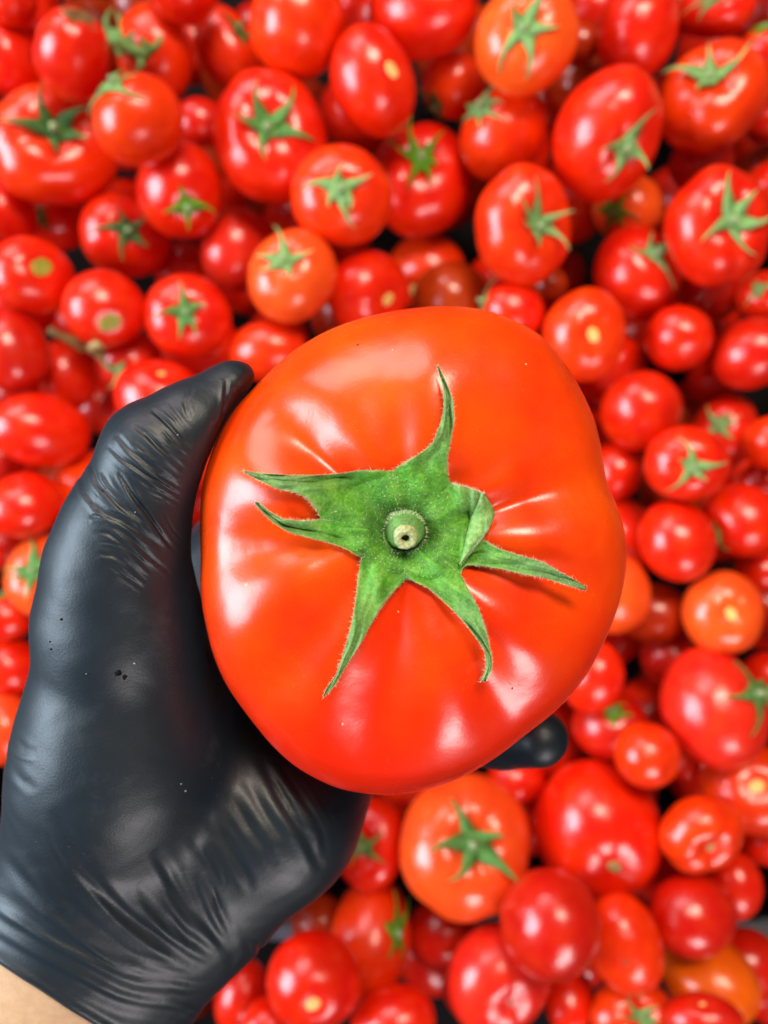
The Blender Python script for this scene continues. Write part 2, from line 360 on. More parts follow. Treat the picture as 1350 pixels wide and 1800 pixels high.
# calyx, traced as seven sepals meeting round the stem (zoom coordinates -> photo pixels)
def zp(x, y): return (400+x*0.48148, 600+y*0.48148)
CEN = (645, 690)
SEP = {  # name: (left edge from base notch to tip, right edge from base notch to tip, lift at tip mm)
 'top':    ([(600, 475), (650, 440), (710, 405), (750, 370), (775, 310), (790, 250), (790, 180), (765, 92)],
            [(815, 520), (805, 500), (803, 430), (815, 360), (828, 290), (825, 220), (800, 150), (769, 86)], 3.0),
 'fold':   ([(815, 520), (850, 527), (880, 535), (910, 545), (938, 556)],
            [(850, 820), (885, 770), (930, 715), (950, 680), (958, 640)], 1.2),
 'right':  ([(865, 770), (905, 735), (935, 722), (985, 755), (1060, 780), (1150, 805), (1230, 850), (1312, 897)],
            [(850, 850), (865, 815), (930, 820), (1000, 830), (1080, 850), (1150, 862), (1240, 890), (1308, 910)], 6.0),
 'lower':  ([(850, 850), (880, 905), (915, 970), (945, 1060), (965, 1150), (967, 1195), (945, 1240)],
            [(655, 862), (740, 905), (800, 960), (860, 1020), (905, 1080), (940, 1130), (945, 1195), (925, 1243)], 3.4),
 'lowleft':([(655, 862), (610, 910), (560, 970), (520, 1040), (480, 1110), (430, 1190), (390, 1260), (352, 1298)],
            [(490, 790), (478, 850), (468, 940), (455, 1020), (430, 1120), (395, 1220), (355, 1275), (349, 1296)], 3.2),
 'left':   ([(490, 790), (430, 755), (370, 735), (300, 718), (230, 700), (170, 665), (125, 625), (100, 592)],
            [(345, 648), (310, 655), (260, 655), (200, 648), (150, 620), (112, 585), (102, 584)], 5.0),
 'upleft': ([(345, 648), (320, 610), (290, 570), (245, 550), (180, 538), (120, 510), (60, 478)],
            [(600, 475), (560, 472), (490, 470), (430, 480), (340, 488), (230, 488), (130, 482), (60, 472)], 4.0)}
def resample(pts, n):
    p = np.array(pts, float); s = np.concatenate([[0], np.cumsum(np.hypot(*np.diff(p, axis=0).T))]); s /= s[-1]
    q = np.linspace(0, 1, n); return np.stack([np.interp(q, s, p[:, 0]), np.interp(q, s, p[:, 1])], 1)
def smooth2(p, it=2):
    for _ in range(it): p[1:-1] = 0.5*p[1:-1]+0.25*(p[:-2]+p[2:])
    return p
calyx = bpy.data.objects.new('calyx', None); COL.objects.link(calyx); calyx.parent = held
calyx['label'] = 'hairy green calyx of seven curling sepals'
hair_v, hair_f = [], []
def add_hair(p, d, L, r=0.000035):
    p = Vector(p); d = Vector(d).normalized(); a = d.cross(Vector((0.3, 0.5, 0.2))).normalized()*r; b = d.cross(a).normalized()*r
    i = len(hair_v); hair_v.extend([p+a, p-a*0.5+b, p-a*0.5-b, p+d*L+Vector((0, 0, -L*0.2))]); hair_f.extend([(i, i+1, i+3), (i+1, i+2, i+3), (i+2, i, i+3)])
def set_attr(me, name, vals):
    at = me.attributes.new(name, 'FLOAT', 'POINT'); at.data.foreach_set('value', np.array(vals, dtype=np.float32))
for nm, (le, re, lift) in SEP.items():
    n, m = 62, 17
    nb = 14
    ci = np.array(CEN, float)
    def edge(e):
        e = smooth2(resample(e, n-nb+1), 2)
        b0 = np.array([ci+(e[0]-ci)*(0.22+0.78*k/nb) for k in range(nb)])
        return np.vstack([b0, e])
    A, B = edge(le), edge(re)
    nn = len(A); vs_, ea, ta, va = [], [], [], []
    seed = rng.random(4)*6
    for i in range(nn):
        t = i/(nn-1)
        tt = max(0, (i-nb)/(nn-1-nb))
        for j in range(m):
            s = j/(m-1); q = A[i]*(1-s)+B[i]*s
            e = abs(2*s-1)
            wl = np.hypot(*(A[i]-B[i]))*0.0567e-3
            lf = 0.0014+lift/1000*tt**1.5+0.10*wl*e*e*min(1, tt*4)
            lf += -0.0003*math.exp(-(2*s-1)**2/0.03)*min(1, t*3)                         # mid vein
            vein = max(math.exp(-(2*s-1)**2/0.012), 0.7*math.exp(-((((t*11+1.9*e+seed[3]) % 1)-0.5)/0.13)**2)*min(1, 4*t))
            bl = min(1, tt*4); lf += ((1-e**3)*(1-bl)+bl)*(0.00055*math.sin(9*s+seed[0]+5*t)*math.sin(7*t+seed[1])+0.00030*math.sin(23*t+seed[2]+4*s)+0.00022*math.sin(31*t+11*s+seed[1])-0.00022*vein); va.append(vein)
            if nm == 'upleft' and tt > 0.1: lf += 0.0016*math.exp(-(s-0.30)**2/0.02)*min(1, tt*2.5)*(1-tt)
            p = on_held(*zp(*q), lf); vs_.append(p); ea.append(e if t > 0.28 else 0); ta.append(tt)
    fs = [(i*m+j, i*m+j+1, (i+1)*m+j+1, (i+1)*m+j) for i in range(nn-1) for j in range(m-1)]
    # thickness: mirrored lower skin
    N = len(vs_); low = [v-Vector((0, 0, 0.00055)) for v in vs_]
    rim = [i*m for i in range(nn)]+[(nn-1)*m+j for j in range(1, m)]+[i*m+m-1 for i in range(nn-2, -1, -1)]+[j for j in range(m-2, 0, -1)]
    fs2 = fs+[tuple(N+k for k in reversed(f)) for f in fs]+[(rim[k], rim[(k+1) % len(rim)], N+rim[(k+1) % len(rim)], N+rim[k]) for k in range(len(rim))]
    so = mesh_obj('sepal', vs_+low, fs2, M_sepal, calyx)
    bm = bmesh.new(); bm.from_mesh(so.data); bmesh.ops.recalc_face_normals(bm, faces=bm.faces); bm.to_mesh(so.data); bm.free()
    set_attr(so.data, 'edge', ea+ea); set_attr(so.data, 'tip', ta+ta); set_attr(so.data, 'vein', va+va)
    for i in range(10, nn):                                                           # fringe of hairs
        for sgn, j in ((-1, 0), (1, m-1)):
            for _ in range(3):
                i2 = min(nn-1, i+1); f = rng.random()
                p = vs_[i*m+j]*(1-f)+vs_[i2*m+j]*f
                out = (vs_[i*m+j]-vs_[i*m+m//2]); out = out.normalized() if out.length > 1e-6 else Vector((1, 0, 0))
                add_hair(p, out+Vector(rng.normal(0, .45, 3)), 0.0003+0.0009*rng.random()**2)
    for _ in range(150):
        v = vs_[rng.integers(0, N)]; add_hair(v, Vector((0, 0, 0.8))+Vector(rng.normal(0, .6, 3)), 0.0003+0.0006*rng.random())
cc_v, cc_f = [], []; n = 48
notch = [(600, 475), (815, 520), (900, 700), (850, 850), (655, 862), (490, 790), (345, 648)]
na = np.array([math.atan2(y-CEN[1], x-CEN[0]) for x, y in notch]); nd = np.array([math.hypot(x-CEN[0], y-CEN[1]) for x, y in notch]); o_ = np.argsort(na); na, nd = na[o_], nd[o_]
for i in range(14):
    q = i/13
    for k in range(n):
        a = 2*math.pi*k/n-math.pi; r_ = np.interp(a, np.concatenate([na-2*math.pi, na, na+2*math.pi]), np.tile(nd, 3))*0.95*q+1
        lf = 0.0021-0.0009*q**3+0.0002*math.sin(5*a+9*q)+0.00015*math.sin(11*a+3*q)-(0.0006 if i == 13 else 0)
        cc_v.append(on_held(*zp(CEN[0]+r_*math.cos(a), CEN[1]+r_*math.sin(a)), lf))
for i in range(13):
    for k in range(n): cc_f.append((i*n+k, (i+1)*n+k, (i+1)*n+(k+1) % n, i*n+(k+1) % n))
cen = mesh_obj('calyx_disc', cc_v, cc_f, M_sepal, calyx); set_attr(cen.data, 'core', [min(0.95, 1.1*math.exp(-(((i//n)/13)/0.72)**2)*(0.8+0.4*rng.random())) for i in range(len(cc_v))]); set_attr(cen.data, 'edge', [0]*len(cc_v)); set_attr(cen.data, 'tip', [0]*len(cc_v))  # 'core' weights the painted shade, strongest at the stem, fading outwards
bm = bmesh.new(); bm.from_mesh(cen.data); bmesh.ops.recalc_face_normals(bm, faces=bm.faces); bm.to_mesh(cen.data); bm.free()
for _ in range(1500):
    v = cc_v[int(n*14*math.sqrt(rng.random())) % len(cc_v)]; add_hair(v, Vector((0, 0, 0.7))+Vector(rng.normal(0, .7, 3)), 0.0003+0.0006*rng.random())
# the folded-over tip of the seventh sepal
fl_l = [(936, 556), (962, 590), (979, 628), (957, 682), (930, 726), (895, 770), (850, 814)]
fl_r = [(925, 558), (908, 600), (888, 650), (872, 710), (860, 765), (850, 805), (846, 818)]
A, B = resample(fl_l, 18), resample(fl_r, 18); vs_ = []
for i in range(18):
    for j in range(6):
        s = j/5; q = A[i]*(1-s)+B[i]*s
        vs_.append(on_held(*zp(*q), 0.0022+0.0011*math.sin(math.pi*s)+0.0006*s))
fs = [(i*6+j, i*6+j+1, (i+1)*6+j+1, (i+1)*6+j) for i in range(17) for j in range(5)]
fo = mesh_obj('folded_sepal_tip', vs_, fs, M_flap, calyx); fo['label'] = 'pale underside of the sepal folded over on itself'
so = fo.modifiers.new('thick', 'SOLIDIFY'); so.thickness = 0.0003
# stem stub: fuzzy green knuckle, pale cut end with a hole
def tube_axis(base, ax_, ls, radii, n, jit):
    s1 = ax_.cross(Vector((0, 1, 0))).normalized(); s2 = ax_.cross(s1); v, f = [], []
    for l, r in zip(ls, radii):
        for k in range(n):
            q = 2*math.pi*k/n; v.append(base+ax_*l+(s1*math.cos(q)+s2*math.sin(q))*r+Vector(rng.normal(0, jit, 3)))
    for i in range(len(ls)-1):
        for k in range(n): f.append((i*n+k, i*n+(k+1) % n, (i+1)*n+(k+1) % n, (i+1)*n+k))
    f.append(tuple((len(ls)-1)*n+k for k in range(n)))
    return v, f
sb = on_held(*zp(645, 668), 0.0); st = on_held(*zp(651, 730), 0.0105)
axd = (st-sb).normalized()
def along(l): return sb+axd*l
v_, f_ = tube_axis(sb, axd, (-.002, 0.0008, 0.002, 0.0032, 0.0044, 0.0055, 0.0064, 0.0068), (0.0066, 0.0058, 0.0051, 0.0047, 0.0043, 0.0038, 0.0032, 0.0026), 44, 0.00010)
kn = mesh_obj('stem', v_, f_, M_stalk, calyx); set_attr(kn.data, 'edge', [0]*len(v_)); set_attr(kn.data, 'tip', [0.45]*len(v_))
v_, f_ = tube_axis(sb, axd, (0.0060, 0.0084, 0.0091, 0.0093, 0.0091, 0.0086, 0.0070), (0.0027, 0.0025, 0.0023, 0.0019, 0.0011, 0.0009, 0.0008), 26, 0.00007)
ce = mesh_obj('cut_end', v_, f_, M_cut, kn)
v_, f_ = tube_axis(sb, axd, (0.0068, 0.0076), (0.0010, 0.0010), 12, 0); mesh_obj('core', v_, f_, M_hole, kn)
for _ in range(900):
    a = rng.random()*6.283; l = 0.0062*rng.random(); s1 = axd.cross(Vector((1, 0, 0))).normalized(); s2 = axd.cross(s1)
    o = s1*math.cos(a)+s2*math.sin(a); add_hair(along(l)+o*(0.0046-0.0003*l), o+axd*0.4+Vector(rng.normal(0, .3, 3)), 0.0004+0.0007*rng.random())
hr = mesh_obj('hair', hair_v, hair_f, M_hair, calyx); hr['kind'] = 'stuff'

# ------------------------------------------------------------------ the gloved hand: one smooth implicit surface
def rcone(p, a, b, r1, r2):
    a = np.asarray(a); b = np.asarray(b); ba = b-a; l2 = ba@ba; rr = r1-r2; a2 = l2-rr*rr; il2 = 1/l2
    pa = p-a; y = pa@ba; z = y-l2
    q = pa*l2-y[..., None]*ba; x2 = (q*q).sum(-1); y2 = y*y*l2; z2 = z*z*l2
    k = math.copysign(1, rr)*rr*rr*x2
    c1 = np.sign(z)*a2*z2 > k; c2 = np.sign(y)*a2*y2 < k
    return np.where(c1, np.sqrt(x2+z2)*il2-r2, np.where(c2, np.sqrt(x2+y2)*il2-r1, (np.sqrt(x2*a2*il2)+y*rr)*il2-r1))
def smin(a, b, k):
    h = np.maximum(k-np.abs(a-b), 0)/k; return np.minimum(a, b)-h*h*k*0.25
mm = 0.001
def seg(p1, p2, r1, r2, k=10): return (P(*p1), P(*p2), r1*mm, r2*mm, k*mm)
HAND = [
    # wrist and forearm
    seg((165, 1690, .234), (-210, 2260, .224), 26, 29, 12), seg((245, 1690, .238), (-110, 2300, .230), 20, 25, 14), seg((95, 1650, .232), (-330, 2200, .224), 21, 25, 14),
    # thenar mound and thumb
    seg((150, 1560, .230), (215, 1330, .219), 26, 24.3, 16), seg((215, 1330, .219), (210, 1094, .208), 24.3, 19.2, 14), seg((210, 1094, .208), (208, 1000, .203), 19.2, 16.4, 6),
    seg((208, 1000, .203), (222, 934, .200), 16.2, 14.4, 5), seg((222, 934, .200), (277, 802, .198), 14.4, 12.8, 4), seg((275, 800, .198), (335, 752, .199), 12.6, 10.2, 3), seg((335, 752, .199), (412, 694, .2025), 10.0, 8.1, 3),
    # palm
    seg((250, 1560, .236), (420, 1180, .262), 27, 22, 16), seg((370, 1540, .242), (560, 1200, .270), 21, 20, 18), seg((250, 1330, .232), (420, 1050, .266), 22, 17, 14),
    # heel of the hand on the little-finger side
    seg((335, 1515, .238), (480, 1430, .236), 24, 22.4, 14), seg((482, 1436, .236), (630, 1230, .262), 21, 16, 12),
    # knuckle bridge and the fingers that carry the tomato from below
    seg((400, 1000, .268), (640, 1200, .276), 15, 15, 14),
    seg((395, 990, .264), (500, 800, .283), 11.5, 10, 8), seg((500, 800, .283), (640, 720, .272), 10, 8.5, 3),
    seg((470, 1050, .272), (640, 860, .290), 11.5, 10, 8), seg((640, 860, .290), (800, 800, .275), 10, 8.6, 3),
    seg((560, 1120, .275), (760, 980, .290), 11, 9.6, 8), seg((760, 980, .290), (920, 960, .270), 9.6, 8.2, 3),
    seg((630, 1210, .272), (760, 1290, .268), 10.5, 9, 8), seg((760, 1290, .268), (880, 1300, .256), 9, 8.2, 3), seg((880, 1300, .256), (948, 1298, .246), 8.4, 8.2, 3)]
def tomato_field(p):
    q = p-AX; r = np.hypot(q[..., 0], q[..., 1]); R = Rout(np.arctan2(q[..., 1], q[..., 0]))
    h = np.where(q[..., 2] > 0, H_UP, H_DN)
    f = ((r/R)**2.25+(np.abs(q[..., 2])/h)**2.25)**(1/2.25)
    return (f-1)*0.042
def hand_sdf(p):
    f = None
    for a, b, r1, r2, k in HAND:
        d = rcone(p, a, b, r1, r2); f = d if f is None else smin(f, d, k)
    t = -(tomato_field(p)-0.0006)
    k = 0.004; h = np.maximum(k-np.abs(f-t), 0)/k
    return np.maximum(f, t)+h*h*k*0.25
def surface_nets(lo, hi, step):
    ax = [np.arange(lo[i], hi[i]+step, step) for i in range(3)]
    sh = tuple(len(a) for a in ax); f = np.empty(sh, np.float64)
    for i in range(0, sh[0], 24):
        X, Y, Z = np.meshgrid(ax[0][i:i+24], ax[1], ax[2], indexing='ij'); f[i:i+24] = hand_sdf(np.stack([X, Y, Z], -1))
    ins = f < 0
    c = [slice(0, -1), slice(1, None)]
    cnt = np.zeros(tuple(s-1 for s in sh), np.int8)
    for a in range(2):
        for b in range(2):
            for d in range(2): cnt += ins[c[a], c[b], c[d]]
    act = (cnt > 0) & (cnt < 8); idx = np.full(act.shape, -1, np.int64); ijk = np.argwhere(act); idx[act] = np.arange(len(ijk))
    acc = np.zeros((len(ijk), 3)); num = np.zeros(len(ijk))
    for e in range(3):
        o = [k for k in range(3) if k != e]
        for u in range(2):
            for v in range(2):
                s = [0, 0, 0]; s[o[0]] = u; s[o[1]] = v; a0 = ijk+s; s[e] = 1; a1 = ijk+s
                f0 = f[tuple(a0.T)]; f1 = f[tuple(a1.T)]; m_ = (f0 < 0) != (f1 < 0)
                t = np.where(m_, f0/np.where(m_, f0-f1, 1), 0)
                acc += np.where(m_[:, None], a0-ijk+(a1-a0)*t[:, None], 0); num += m_
    vts = np.array([ax[i][0] for i in range(3)])+(ijk+acc/num[:, None])*step
    quads = []
    for e in range(3):
        o = [(e+1) % 3, (e+2) % 3]
        sl0 = [slice(None)]*3; sl1 = [slice(None)]*3; sl0[e] = slice(0, -1); sl1[e] = slice(1, None)
        ch = ins[tuple(sl0)] != ins[tuple(sl1)]
        g_ = np.argwhere(ch); ok = (g_[:, o[0]] > 0) & (g_[:, o[1]] > 0) & (g_[:, o[0]] < sh[o[0]]-1) & (g_[:, o[1]] < sh[o[1]]-1); g_ = g_[ok]
        flip = ins[tuple(sl0)][tuple(g_.T)]
        def cell(du, dv):
            h_ = g_.copy(); h_[:, o[0]] -= du; h_[:, o[1]] -= dv; return idx[tuple(h_.T)]
        q = np.stack([cell(1, 1), cell(0, 1), cell(0, 0), cell(1, 0)], 1)
        q[~flip] = q[~flip][:, ::-1]; quads.append(q)
    return vts, np.vstack(quads)
pts = np.array([x for s_ in HAND for x in (s_[0], s_[1])])
lo = np.array([-0.185, -0.185, CAMZ-0.312]); hi = np.array([0.075, 0.05, CAMZ-0.172])
hvts, hq = surface_nets(lo, hi, 0.0014)
def project(v, it=3):
    e = 2e-4
    for _ in range(it):
        f0 = hand_sdf(v); gr = np.stack([hand_sdf(v+np.eye(3)[k]*e)-f0 for k in range(3)], 1)/e
        v = v-np.clip(f0, -.001, .001)[:, None]*gr/np.maximum((gr*gr).sum(1), 0.2)[:, None]
    return v
inner = np.all((hvts > lo+0.004) & (hvts < hi-0.004), axis=1)
hvts[inner] = project(hvts[inner])
# hem of the glove: plane across the wrist, forearm beyond it
HEM = P(85, 1745, .209); FDIR = np.cross(P(170, 1800, .21)-np.array([0, 0, CAMZ]), P(0, 1690, .21)-np.array([0, 0, CAMZ])); FDIR /= np.linalg.norm(FDIR)
if FDIR[1] > 0: FDIR = -FDIR
def cut_mesh(v, q, keep):
    q = q[keep[q].all(1)]; used = np.unique(q); re = np.full(len(v), -1); re[used] = np.arange(len(used)); return v[used], re[q]
ax_c = (hvts-HEM)@FDIR
def bisect(v, q, co, no):
    bm = bmesh.new(); bv = [bm.verts.new(x) for x in v.tolist()]
    for f in q.tolist(): bm.faces.new([bv[k] for k in f])
    bmesh.ops.bisect_plane(bm, geom=bm.verts[:]+bm.edges[:]+bm.faces[:], dist=1e-5, plane_co=co, plane_no=no, clear_outer=True)
    return bm
g_bm = bisect(*cut_mesh(hvts, hq, ax_c < 0.006), Vector(HEM), Vector(FDIR))
svv, sq = cut_mesh(hvts, hq, ax_c > -0.035)
def pre_mesh(name, v, q, lev):
    me = bpy.data.meshes.new(name)
    if q is None: v.to_mesh(me); v.free()
    else: me.from_pydata(v.tolist(), [], q.tolist())
    me.update()
    o = bpy.data.objects.new(name, me); COL.objects.link(o)
    md = o.modifiers.new('s', 'SUBSURF'); md.levels = lev; md.render_levels = lev
    dg = bpy.context.evaluated_depsgraph_get(); me2 = bpy.data.meshes.new_from_object(o.evaluated_get(dg))
    o.modifiers.clear(); o.data = me2; me2.name = name; bpy.data.meshes.remove(me)
    me2.polygons.foreach_set('use_smooth', [True]*len(me2.polygons))
    return o
def get_vn(me):
    n = len(me.vertices); v = np.empty(n*3); me.vertices.foreach_get('co', v); nn_ = np.empty(n*3); me.vertex_normals.foreach_get('vector', nn_)
    return v.reshape(-1, 3), nn_.reshape(-1, 3)
glove = pre_mesh('glove', g_bm, None, 2)
gv_, gn_ = get_vn(glove.data)
dep = CAMZ-gv_[:, 2]; gp = np.stack([CX+gv_[:, 0]/dep*F, CY-gv_[:, 1]/dep*F], 1)     # where a glove point lies in photo pixels, for placing its creases
front = np.clip(gn_[:, 2]*3+0.5, 0, 1)
T9 = lambda *a: [(x*.2963, 650+y*.2963) for x, y in a]
T7 = lambda *a: [(x*.5185, 1100+y*.5185) for x, y in a]
CREASE = [  # (polyline, depth mm, half width px)
 (T9((900, 240), (990, 320), (1090, 440), (1135, 490)), .55, 5), (T9((960, 330), (1040, 420), (1085, 480)), .35, 4), (T9((790, 330), (880, 400), (940, 460), (1090, 590)), .75, 5.5),
 (T9((850, 350), (900, 410), (925, 440)), .35, 3.5), (T9((700, 385), (770, 470), (880, 560), (1050, 685)), .75, 6), (T9((650, 450), (730, 530), (840, 605), (1060, 745)), .65, 5), (T9((830, 560), (930, 620), (1070, 700)), .4, 3.5),
 (T9((800, 620), (900, 700), (1060, 790)), .5, 4), (T9((550, 550), (590, 680), (700, 790), (830, 905)), .75, 6.5), (T9((490, 620), (515, 740), (620, 845), (760, 905), (960, 1060)), .85, 6.5),
 (T9((610, 600), (660, 700), (760, 800), (800, 850)), .5, 5), (T9((710, 600), (790, 750), (900, 905), (1010, 1060)), .7, 5), (T9((780, 720), (860, 830), (960, 980), (1040, 1080)), .5, 4),
 (T9((650, 880), (760, 990), (900, 1120), (1010, 1210)), .6, 5), (T9((560, 960), (650, 970), (760, 1060), (900, 1200)), .5, 5), (T9((580, 1090), (680, 1100), (780, 1170), (870, 1250)), .5, 5),
 (T9((640, 1150), (770, 1240), (850, 1300)), .45, 4.5), (T9((540, 870), (600, 875), (640, 885)), .5, 4), (T9((1345, 60), (1330, 200), (1290, 340)), .7, 5), (T9((1150, 120), (1100, 200), (1130, 300)), .25, 5), (T9((1000, 190), (1060, 260), (1130, 350)), .25, 5),
 (T7((520, 755), (640, 950), (800, 1140)), 1.1, 9), (T7((465, 870), (600, 1030), (795, 1150)), 1.0, 9), (T7((240, 790), (420, 980), (620, 1120), (785, 1165)), .9, 9), (T7((100, 770), (250, 960), (450, 1120), (770, 1180)), .9, 9),
 (T7((0, 760), (150, 930), (400, 1120), (600, 1185), (760, 1195)), .9, 9), (T7((-40, 880), (200, 1050), (450, 1190), (740, 1215)), .9, 10), (T7((-40, 970), (200, 1110), (450, 1240), (740, 1250)), .9, 9), (T7((-40, 1040), (200, 1170), (400, 1275), (640, 1310)), .8, 9),
 (T7((620, 830), (700, 980), (800, 1130)), .8, 8), (T7((690, 830), (760, 1000), (808, 1125)), .6, 7), (T7((330, 870), (480, 1020), (640, 1100)), .6, 8), (T7((300, 1060), (450, 1160), (640, 1180)), .6, 7),
 (T7((870, 1060), (882, 1100), (880, 1125)), .8, 5), (T7((560, 1240), (660, 1280), (730, 1290)), .6, 8),
 (T7((880, 440), (960, 600), (1040, 720), (1090, 830)), .9, 8), (T7((930, 450), (1010, 560), (1090, 690), (1100, 790)), .55, 6), (T7((830, 520), (900, 640), (970, 745)), .6, 7), (T7((770, 560), (850, 690), (940, 810)), .55, 7), (T7((700, 640), (780, 760), (860, 870)), .35, 8),
 (T7((770, 740), (820, 830), (860, 900)), .35, 7), (T7((640, 700), (720, 830), (760, 900)), .3, 8), (T7((40, 370), (90, 420), (130, 430)), .4, 6), (T7((20, 440), (80, 520), (130, 560)), .4, 7),
 (T7((180, 620), (270, 780), (380, 900)), .4, 10)]
CREASE = [(pl, dm*(0.85 if pl[0][1] > 1280 else 1.0), wp*(1.55 if pl[0][1] > 1280 else 1.0)) for pl, dm, wp in CREASE]
disp = np.zeros(len(gv_)); extra = []
for pl, dmm, wpx in CREASE:                         # finer film creases run beside the main folds
    q = resample(pl, 12); t_ = np.gradient(q, axis=0); nrm = np.stack([-t_[:, 1], t_[:, 0]], 1)/np.maximum(np.hypot(t_[:, 0], t_[:, 1]), 1e-6)[:, None]
    for _ in range(1 if pl[0][1] > 1280 else 3):
        a = rng.integers(0, 6); b = rng.integers(a+4, 13); off = rng.normal(0, wpx*2.2)
        jit = np.cumsum(rng.normal(0, 1.3, 12)); seg_ = (q+nrm*(off+jit)[:, None])[a:b]
        if len(seg_) > 3: extra.append((seg_.tolist(), dmm*rng.uniform(.25, .55), wpx*rng.uniform(.4, .65)))
for pl, dmm, wpx in CREASE+extra:
    q = resample(pl, 24); q = smooth2(q, 2)
    near = (gp[:, 0] > q[:, 0].min()-60) & (gp[:, 0] < q[:, 0].max()+60) & (gp[:, 1] > q[:, 1].min()-60) & (gp[:, 1] < q[:, 1].max()+60)
    ii = np.where(near)[0]
    if not len(ii): continue
    g2 = gp[ii]; best = np.full(len(ii), 1e9); sg = np.zeros(len(ii)); tp = np.zeros(len(ii))
    for k in range(len(q)-1):
        a, b = q[k], q[k+1]; ab = b-a; t = np.clip(((g2-a)@ab)/(ab@ab), 0, 1); dv = g2-(a+t[:, None]*ab); dd = np.hypot(dv[:, 0], dv[:, 1])
        m_ = dd < best; best[m_] = dd[m_]; tp[m_] = (k+t[m_])/(len(q)-1); sg[m_] = np.sign(ab[0]*dv[m_, 1]-ab[1]*dv[m_, 0])
    tap = np.clip(np.sin(np.pi*np.clip(tp, 0.0, 1)), 0, 1)**0.6
    x = best/max(2.2, wpx*0.72)
    disp[ii] += 0.72*dmm*mm*tap*(-0.75*np.exp(-x*x)+0.42*np.exp(-((x-1.9)/1.0)**2)*(1+0.35*sg[ii*0+np.arange(len(ii))]))
disp *= front
# faint slack in the film
def wob(p, s, o): return np.sin(p[:, 0]*s+o+1.7*np.sin(p[:, 1]*s*0.7+o))*np.sin(p[:, 1]*s*0.9+1.3*o+1.1*np.sin(p[:, 2]*s*0.8))
disp += 0.00012*wob(gv_, 190, 0.4)+0.00005*wob(gv_, 520, 2.0)
# rolled hem bead
hx = (gv_-HEM)@FDIR; disp += 0.0011*np.exp(-((hx+0.0010)/0.0010)**2)+0.0004
# hidden round the back nothing else; keep clear of the tomato
newv = gv_+gn_*disp[:, None]
glove.data.vertices.foreach_set('co', newv.ravel()); glove.data.update()
glove.data.materials.append(M_glove)
arm = pre_mesh('person', svv, sq, 1)
sv_, sn_ = get_vn(arm.data); sv_ = sv_-sn_*0.0012; arm.data.vertices.foreach_set('co', sv_.ravel()); arm.data.update(); arm.data.materials.append(M_skin)
tag(arm, 'hand in a black disposable glove with a bare wrist, holding up the very large tomato', 'gloved hand')
glove.parent = arm; glove['label'] = 'creased black disposable glove flecked with pale dust'
# specks stuck on the glove
gb = BVHTree.FromPolygons([Vector(v) for v in newv[:]], [tuple(p.vertices) for p in glove.data.polygons])
def on_glove(px, py, lift):
    d = (V(px, py, 1.0)-camv).normalized(); loc, nrm, _, _ = gb.ray_cast(camv, d)
    return (loc - d*lift, nrm) if loc is not None else (None, None)
def speck(px, py, r, mat):
    c, nrm = on_glove(px, py, 0)
    if c is None: return
    a = nrm.orthogonal().normalized(); b = nrm.cross(a); n = 9; ph0 = rng.random()*6
    rad = [r*(0.6+0.6*rng.random()) for _ in range(n)]
    vs_ = [c+nrm*0.00035]+[c+nrm*0.00012+(a*math.cos(2*math.pi*k/n+ph0)+b*math.sin(2*math.pi*k/n+ph0))*rad[k] for k in range(n)]+[c-nrm*0.0002]
    fs = [(0, 1+k, 1+(k+1) % n) for k in range(n)]+[(n+1, 1+(k+1) % n, 1+k) for k in range(n)]
    mesh_obj('dirt_speck', vs_, fs, mat, glove)
for x, y, r in ((208, 1183, 0.75), (219, 1190, 0.6), (108, 1089, 0.35), (88, 1128, 0.25), (90, 1141, 0.3)): speck(x, y, r*mm, M_smudge)
M_dust = plain('pale_dust', (0.22, 0.24, 0.26), 0.9, 0.2, 900, (0.34, 0.36, 0.38))
for x, y, r in ((236, 1166, 0.30), (318, 1378, 0.28), (326, 1390, 0.35), (312, 765, 0.25), (152, 1184, 0.2), (238, 900, 0.2)):
    speck(x, y, r*mm, M_dust)

# ------------------------------------------------------------------ tomato shapes for the heap (unit radius, stem along +Z)
SHAPES = {  # dimple depth, dimple width, lobes, lobe depth, z scale, squareness, taper
 'round':  (0.10, 0.26, 0, 0.0, 0.92, 1.0, 0.0), 'round2': (0.14, 0.32, 5, 0.012, 0.86, 0.96, 0.0),
 'lobed':  (0.22, 0.34, 6, 0.020, 0.80, 0.94, 0.0), 'beef': (0.26, 0.36, 5, 0.034, 0.78, 0.92, 0.0),
 'plum':   (0.05, 0.20, 0, 0.0, 1.0, 1.0, 0.06), 'heart': (0.12, 0.30, 4, 0.015, 0.95, 0.95, 0.16)}
def shp(kind, th, ph):
    dd, dw, nl, la, zs, sq_, tp = SHAPES[kind]
    s, c = np.sin(ph), np.cos(ph); rho = np.abs(s)**sq_; z = zs*np.sign(c)*np.abs(c)**sq_
    lob = 1+la*(np.abs(np.cos(nl*th/2.0+0.35*np.sin(2*th)))-0.6)*2*np.clip(rho, 0, 1) if nl else 1.0
    rr = rho*lob*(1-tp*(c < 0)*c*c*0.8); up = np.clip(c*4, 0, 1)
    z = z-dd*np.exp(-(rho/dw)**2)*up
    if nl: z = z-up*la*1.6*(1-np.abs(np.cos(nl*th/2.0+0.35*np.sin(2*th))))*np.exp(-((rho-0.4)/0.3)**2)
    dn = np.clip(-c*4, 0, 1); z = z+0.05*np.exp(-(rho/0.16)**2)*dn
    wv = 1+0.018*np.sin(2*th+1+ph)+0.012*np.sin(3*th+2*ph)
    return np.stack([rr*wv*np.cos(th), rr*wv*np.sin(th), z], -1)
BODY = {}
